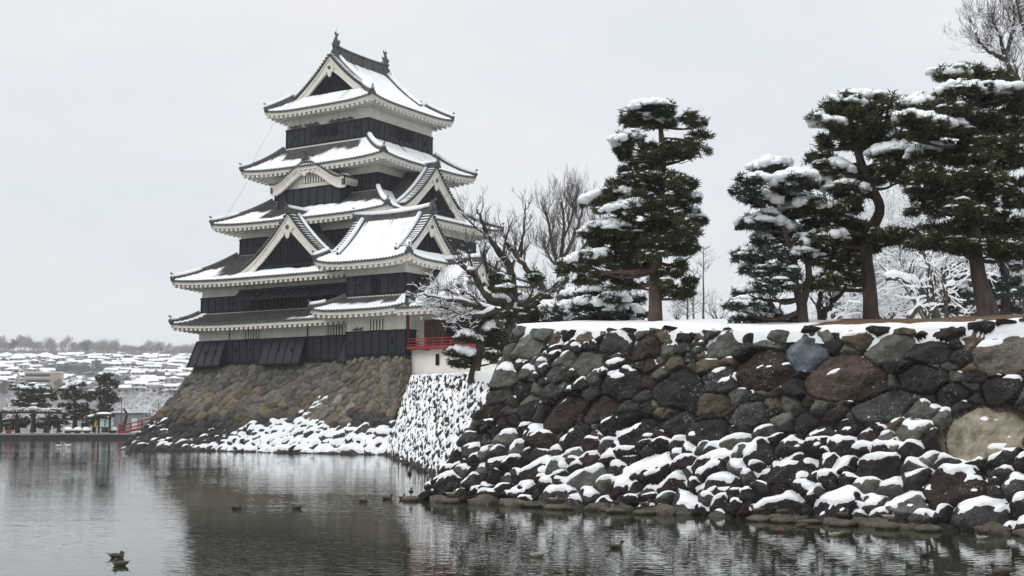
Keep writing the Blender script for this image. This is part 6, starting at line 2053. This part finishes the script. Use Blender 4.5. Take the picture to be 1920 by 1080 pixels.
ST = [(773, 937, 90, 0, 'dark duck standing on the flat stone off the wall corner'), (845, 940, 20, 2, 'duck standing on the foot stone just right of the wall corner'), (1036, 944, 30, 2, 'left one of two ducks side by side on a long foot stone'), (1054, 944, 20, 1, 'right one of two ducks side by side on a long foot stone'),
      (1153, 951, 60, 1, 'duck standing on the foot stone below the two snowy boulders'), (1205, 946, 0, 1, 'duck resting against a dark boulder at the wall foot'), (1415, 963, 170, 1, 'brown duck on a foot stone beneath a big dark boulder'), (1461, 964, 180, 1, 'brown duck on the next foot stone right of another brown duck'),
      (1571, 980, 10, 1, 'duck at the waterline below the speckled boulder'), (1656, 972, 0, 2, 'pale duck on a foot stone below the small snow-capped boulder'), (1730, 977, 90, 0, 'duck at the wall foot left of the yellow mossy stone')]
for px, py, a, tone, lab in ST:
    # stand on the footing line
    a_ = (px - 960) / FPX
    o = np.array(nb[1]) + nrm_ * 0.45; d = d_2 = (np.array(nb[-1]) - np.array(nb[1])) / Lf
    tt_ = (a_ * o[1] - o[0]) / (d[0] - a_ * d[1]); w = o + d * tt_
    r = duck(lab, (w[0], w[1], 0.24), R(a), True, .9, tone, True, group='ducks standing on the foot stones')
    st = MB(); st.blob((w[0], w[1], .05), (.30, .24, .10), 14, 8, .12, px)
    V = st.v[0]
    so = st.build('foot_stone', M['stone'], None, True, np.repeat(np.array([[.10, .09, .07]]), len(V), 0)); so.parent = stone_wall
M['swan'] = mat('swan_white', (.80, .79, .76), .8)
for i, (px, py, a) in enumerate(((109, 838, 10), (128, 838, 170))):
    p = onz(px, py, 0)
    r = empty('swan', (p[0], p[1], .02), R(a), ['white swan with raised neck, the left one of the far pair', 'white swan bending its neck, the right one of the far pair'][i], 'swan', 'pair of swans near the far bank')
    r.scale = (.48, .48, .48)
    b_ = MB(); b_.blob((0, 0, .16), (.52, .26, .24), 12, 8, .08); b_.tube([(.38, 0, .2), (.52, 0, .45), (.48, 0, .75), (.52, 0, .92), (.62, 0, .95)] if i == 0 else [(.38, 0, .2), (.58, 0, .4), (.66, 0, .6), (.78, 0, .62), (.86, 0, .5)], [.13, .075, .06, .065, .05], 8)
    b_.build('body', M['swan'], r, True)
    w = MB(); w.blob((-.1, .2, .28), (.42, .09, .16), 10, 6, .15); w.build('wing', M['swan'], r, True); w = MB(); w.blob((-.1, -.2, .28), (.42, .09, .16), 10, 6, .15); w.build('wing', M['swan'], r, True)
    bl = MB(); e_ = (.66, 0, .94) if i == 0 else (.88, 0, .46); bl.tube([e_, (e_[0] + .12, 0, e_[2] - .04)], [.035, .015], 6); bl.build('bill', mat('swan_bill', (.5, .2, .04), .5), r)

# ---- pigeons lined up on the top board of the keep
PG = [(-4.0 + .33 * k + (.4 if k > 3 else 0) + (1.2 if k > 8 else 0)) for k in range(17)]
for k, x in enumerate(PG):
    x = min(x, 4.5)
    w = LW(x, -4.78, 28.40)
    o = empty('pigeon', w, CYAW + (0 if k % 2 else math.pi), 'grey pigeon perched along the top board of the keep under the highest eaves', 'pigeon', 'pigeons in a row under the highest eaves')
    b_ = MB(); b_.blob((0, 0, .10), (.17, .09, .10), 8, 5, .05); b_.blob((.14, 0, .23), (.065, .055, .06), 7, 5, .02); b_.tube([(.08, 0, .12), (.13, 0, .2)], .055, 6); b_.tube([(-.12, 0, .09), (-.30, 0, .05)], [.06, .03], 5)
    me = b_.build('body', M['bronze'], o, True)
for k, x in enumerate((8.9, 9.4)):
    w = LW(x, -11.2, 9.44)
    o = empty('pigeon', w, CYAW + .3, ['left pigeon on the lower board ledge of the turret', 'right pigeon on the lower board ledge of the turret'][k], 'pigeon')
    b_ = MB(); b_.blob((0, 0, .10), (.17, .09, .10), 8, 5, .05); b_.blob((.14, 0, .23), (.065, .055, .06), 7, 5, .02); b_.tube([(.08, 0, .12), (.13, 0, .2)], .055, 6); b_.tube([(-.12, 0, .09), (-.30, 0, .05)], [.06, .03], 5)
    b_.build('body', M['bronze'], o, True)

# ---- a little winter air between here and the hill
hz = MB(); hz.box(-1900, 1900, -300, 2900, -3.0, 160)
ho = hz.build('haze', [], None); ho['kind'] = 'stuff'
m = bpy.data.materials.new('winter_haze'); m.use_nodes = True
t, b_ = nodes_of(m); t.nodes.remove(b_)
pv = t.nodes.new('ShaderNodeVolumePrincipled'); pv.inputs['Color'].default_value = (0.985, 0.99, 1.0, 1); pv.inputs['Density'].default_value = 0.00029; pv.inputs['Anisotropy'].default_value = 0.2
t.links.new(pv.outputs[0], t.nodes['Material Output'].inputs['Volume'])
ho.data.materials.append(m)
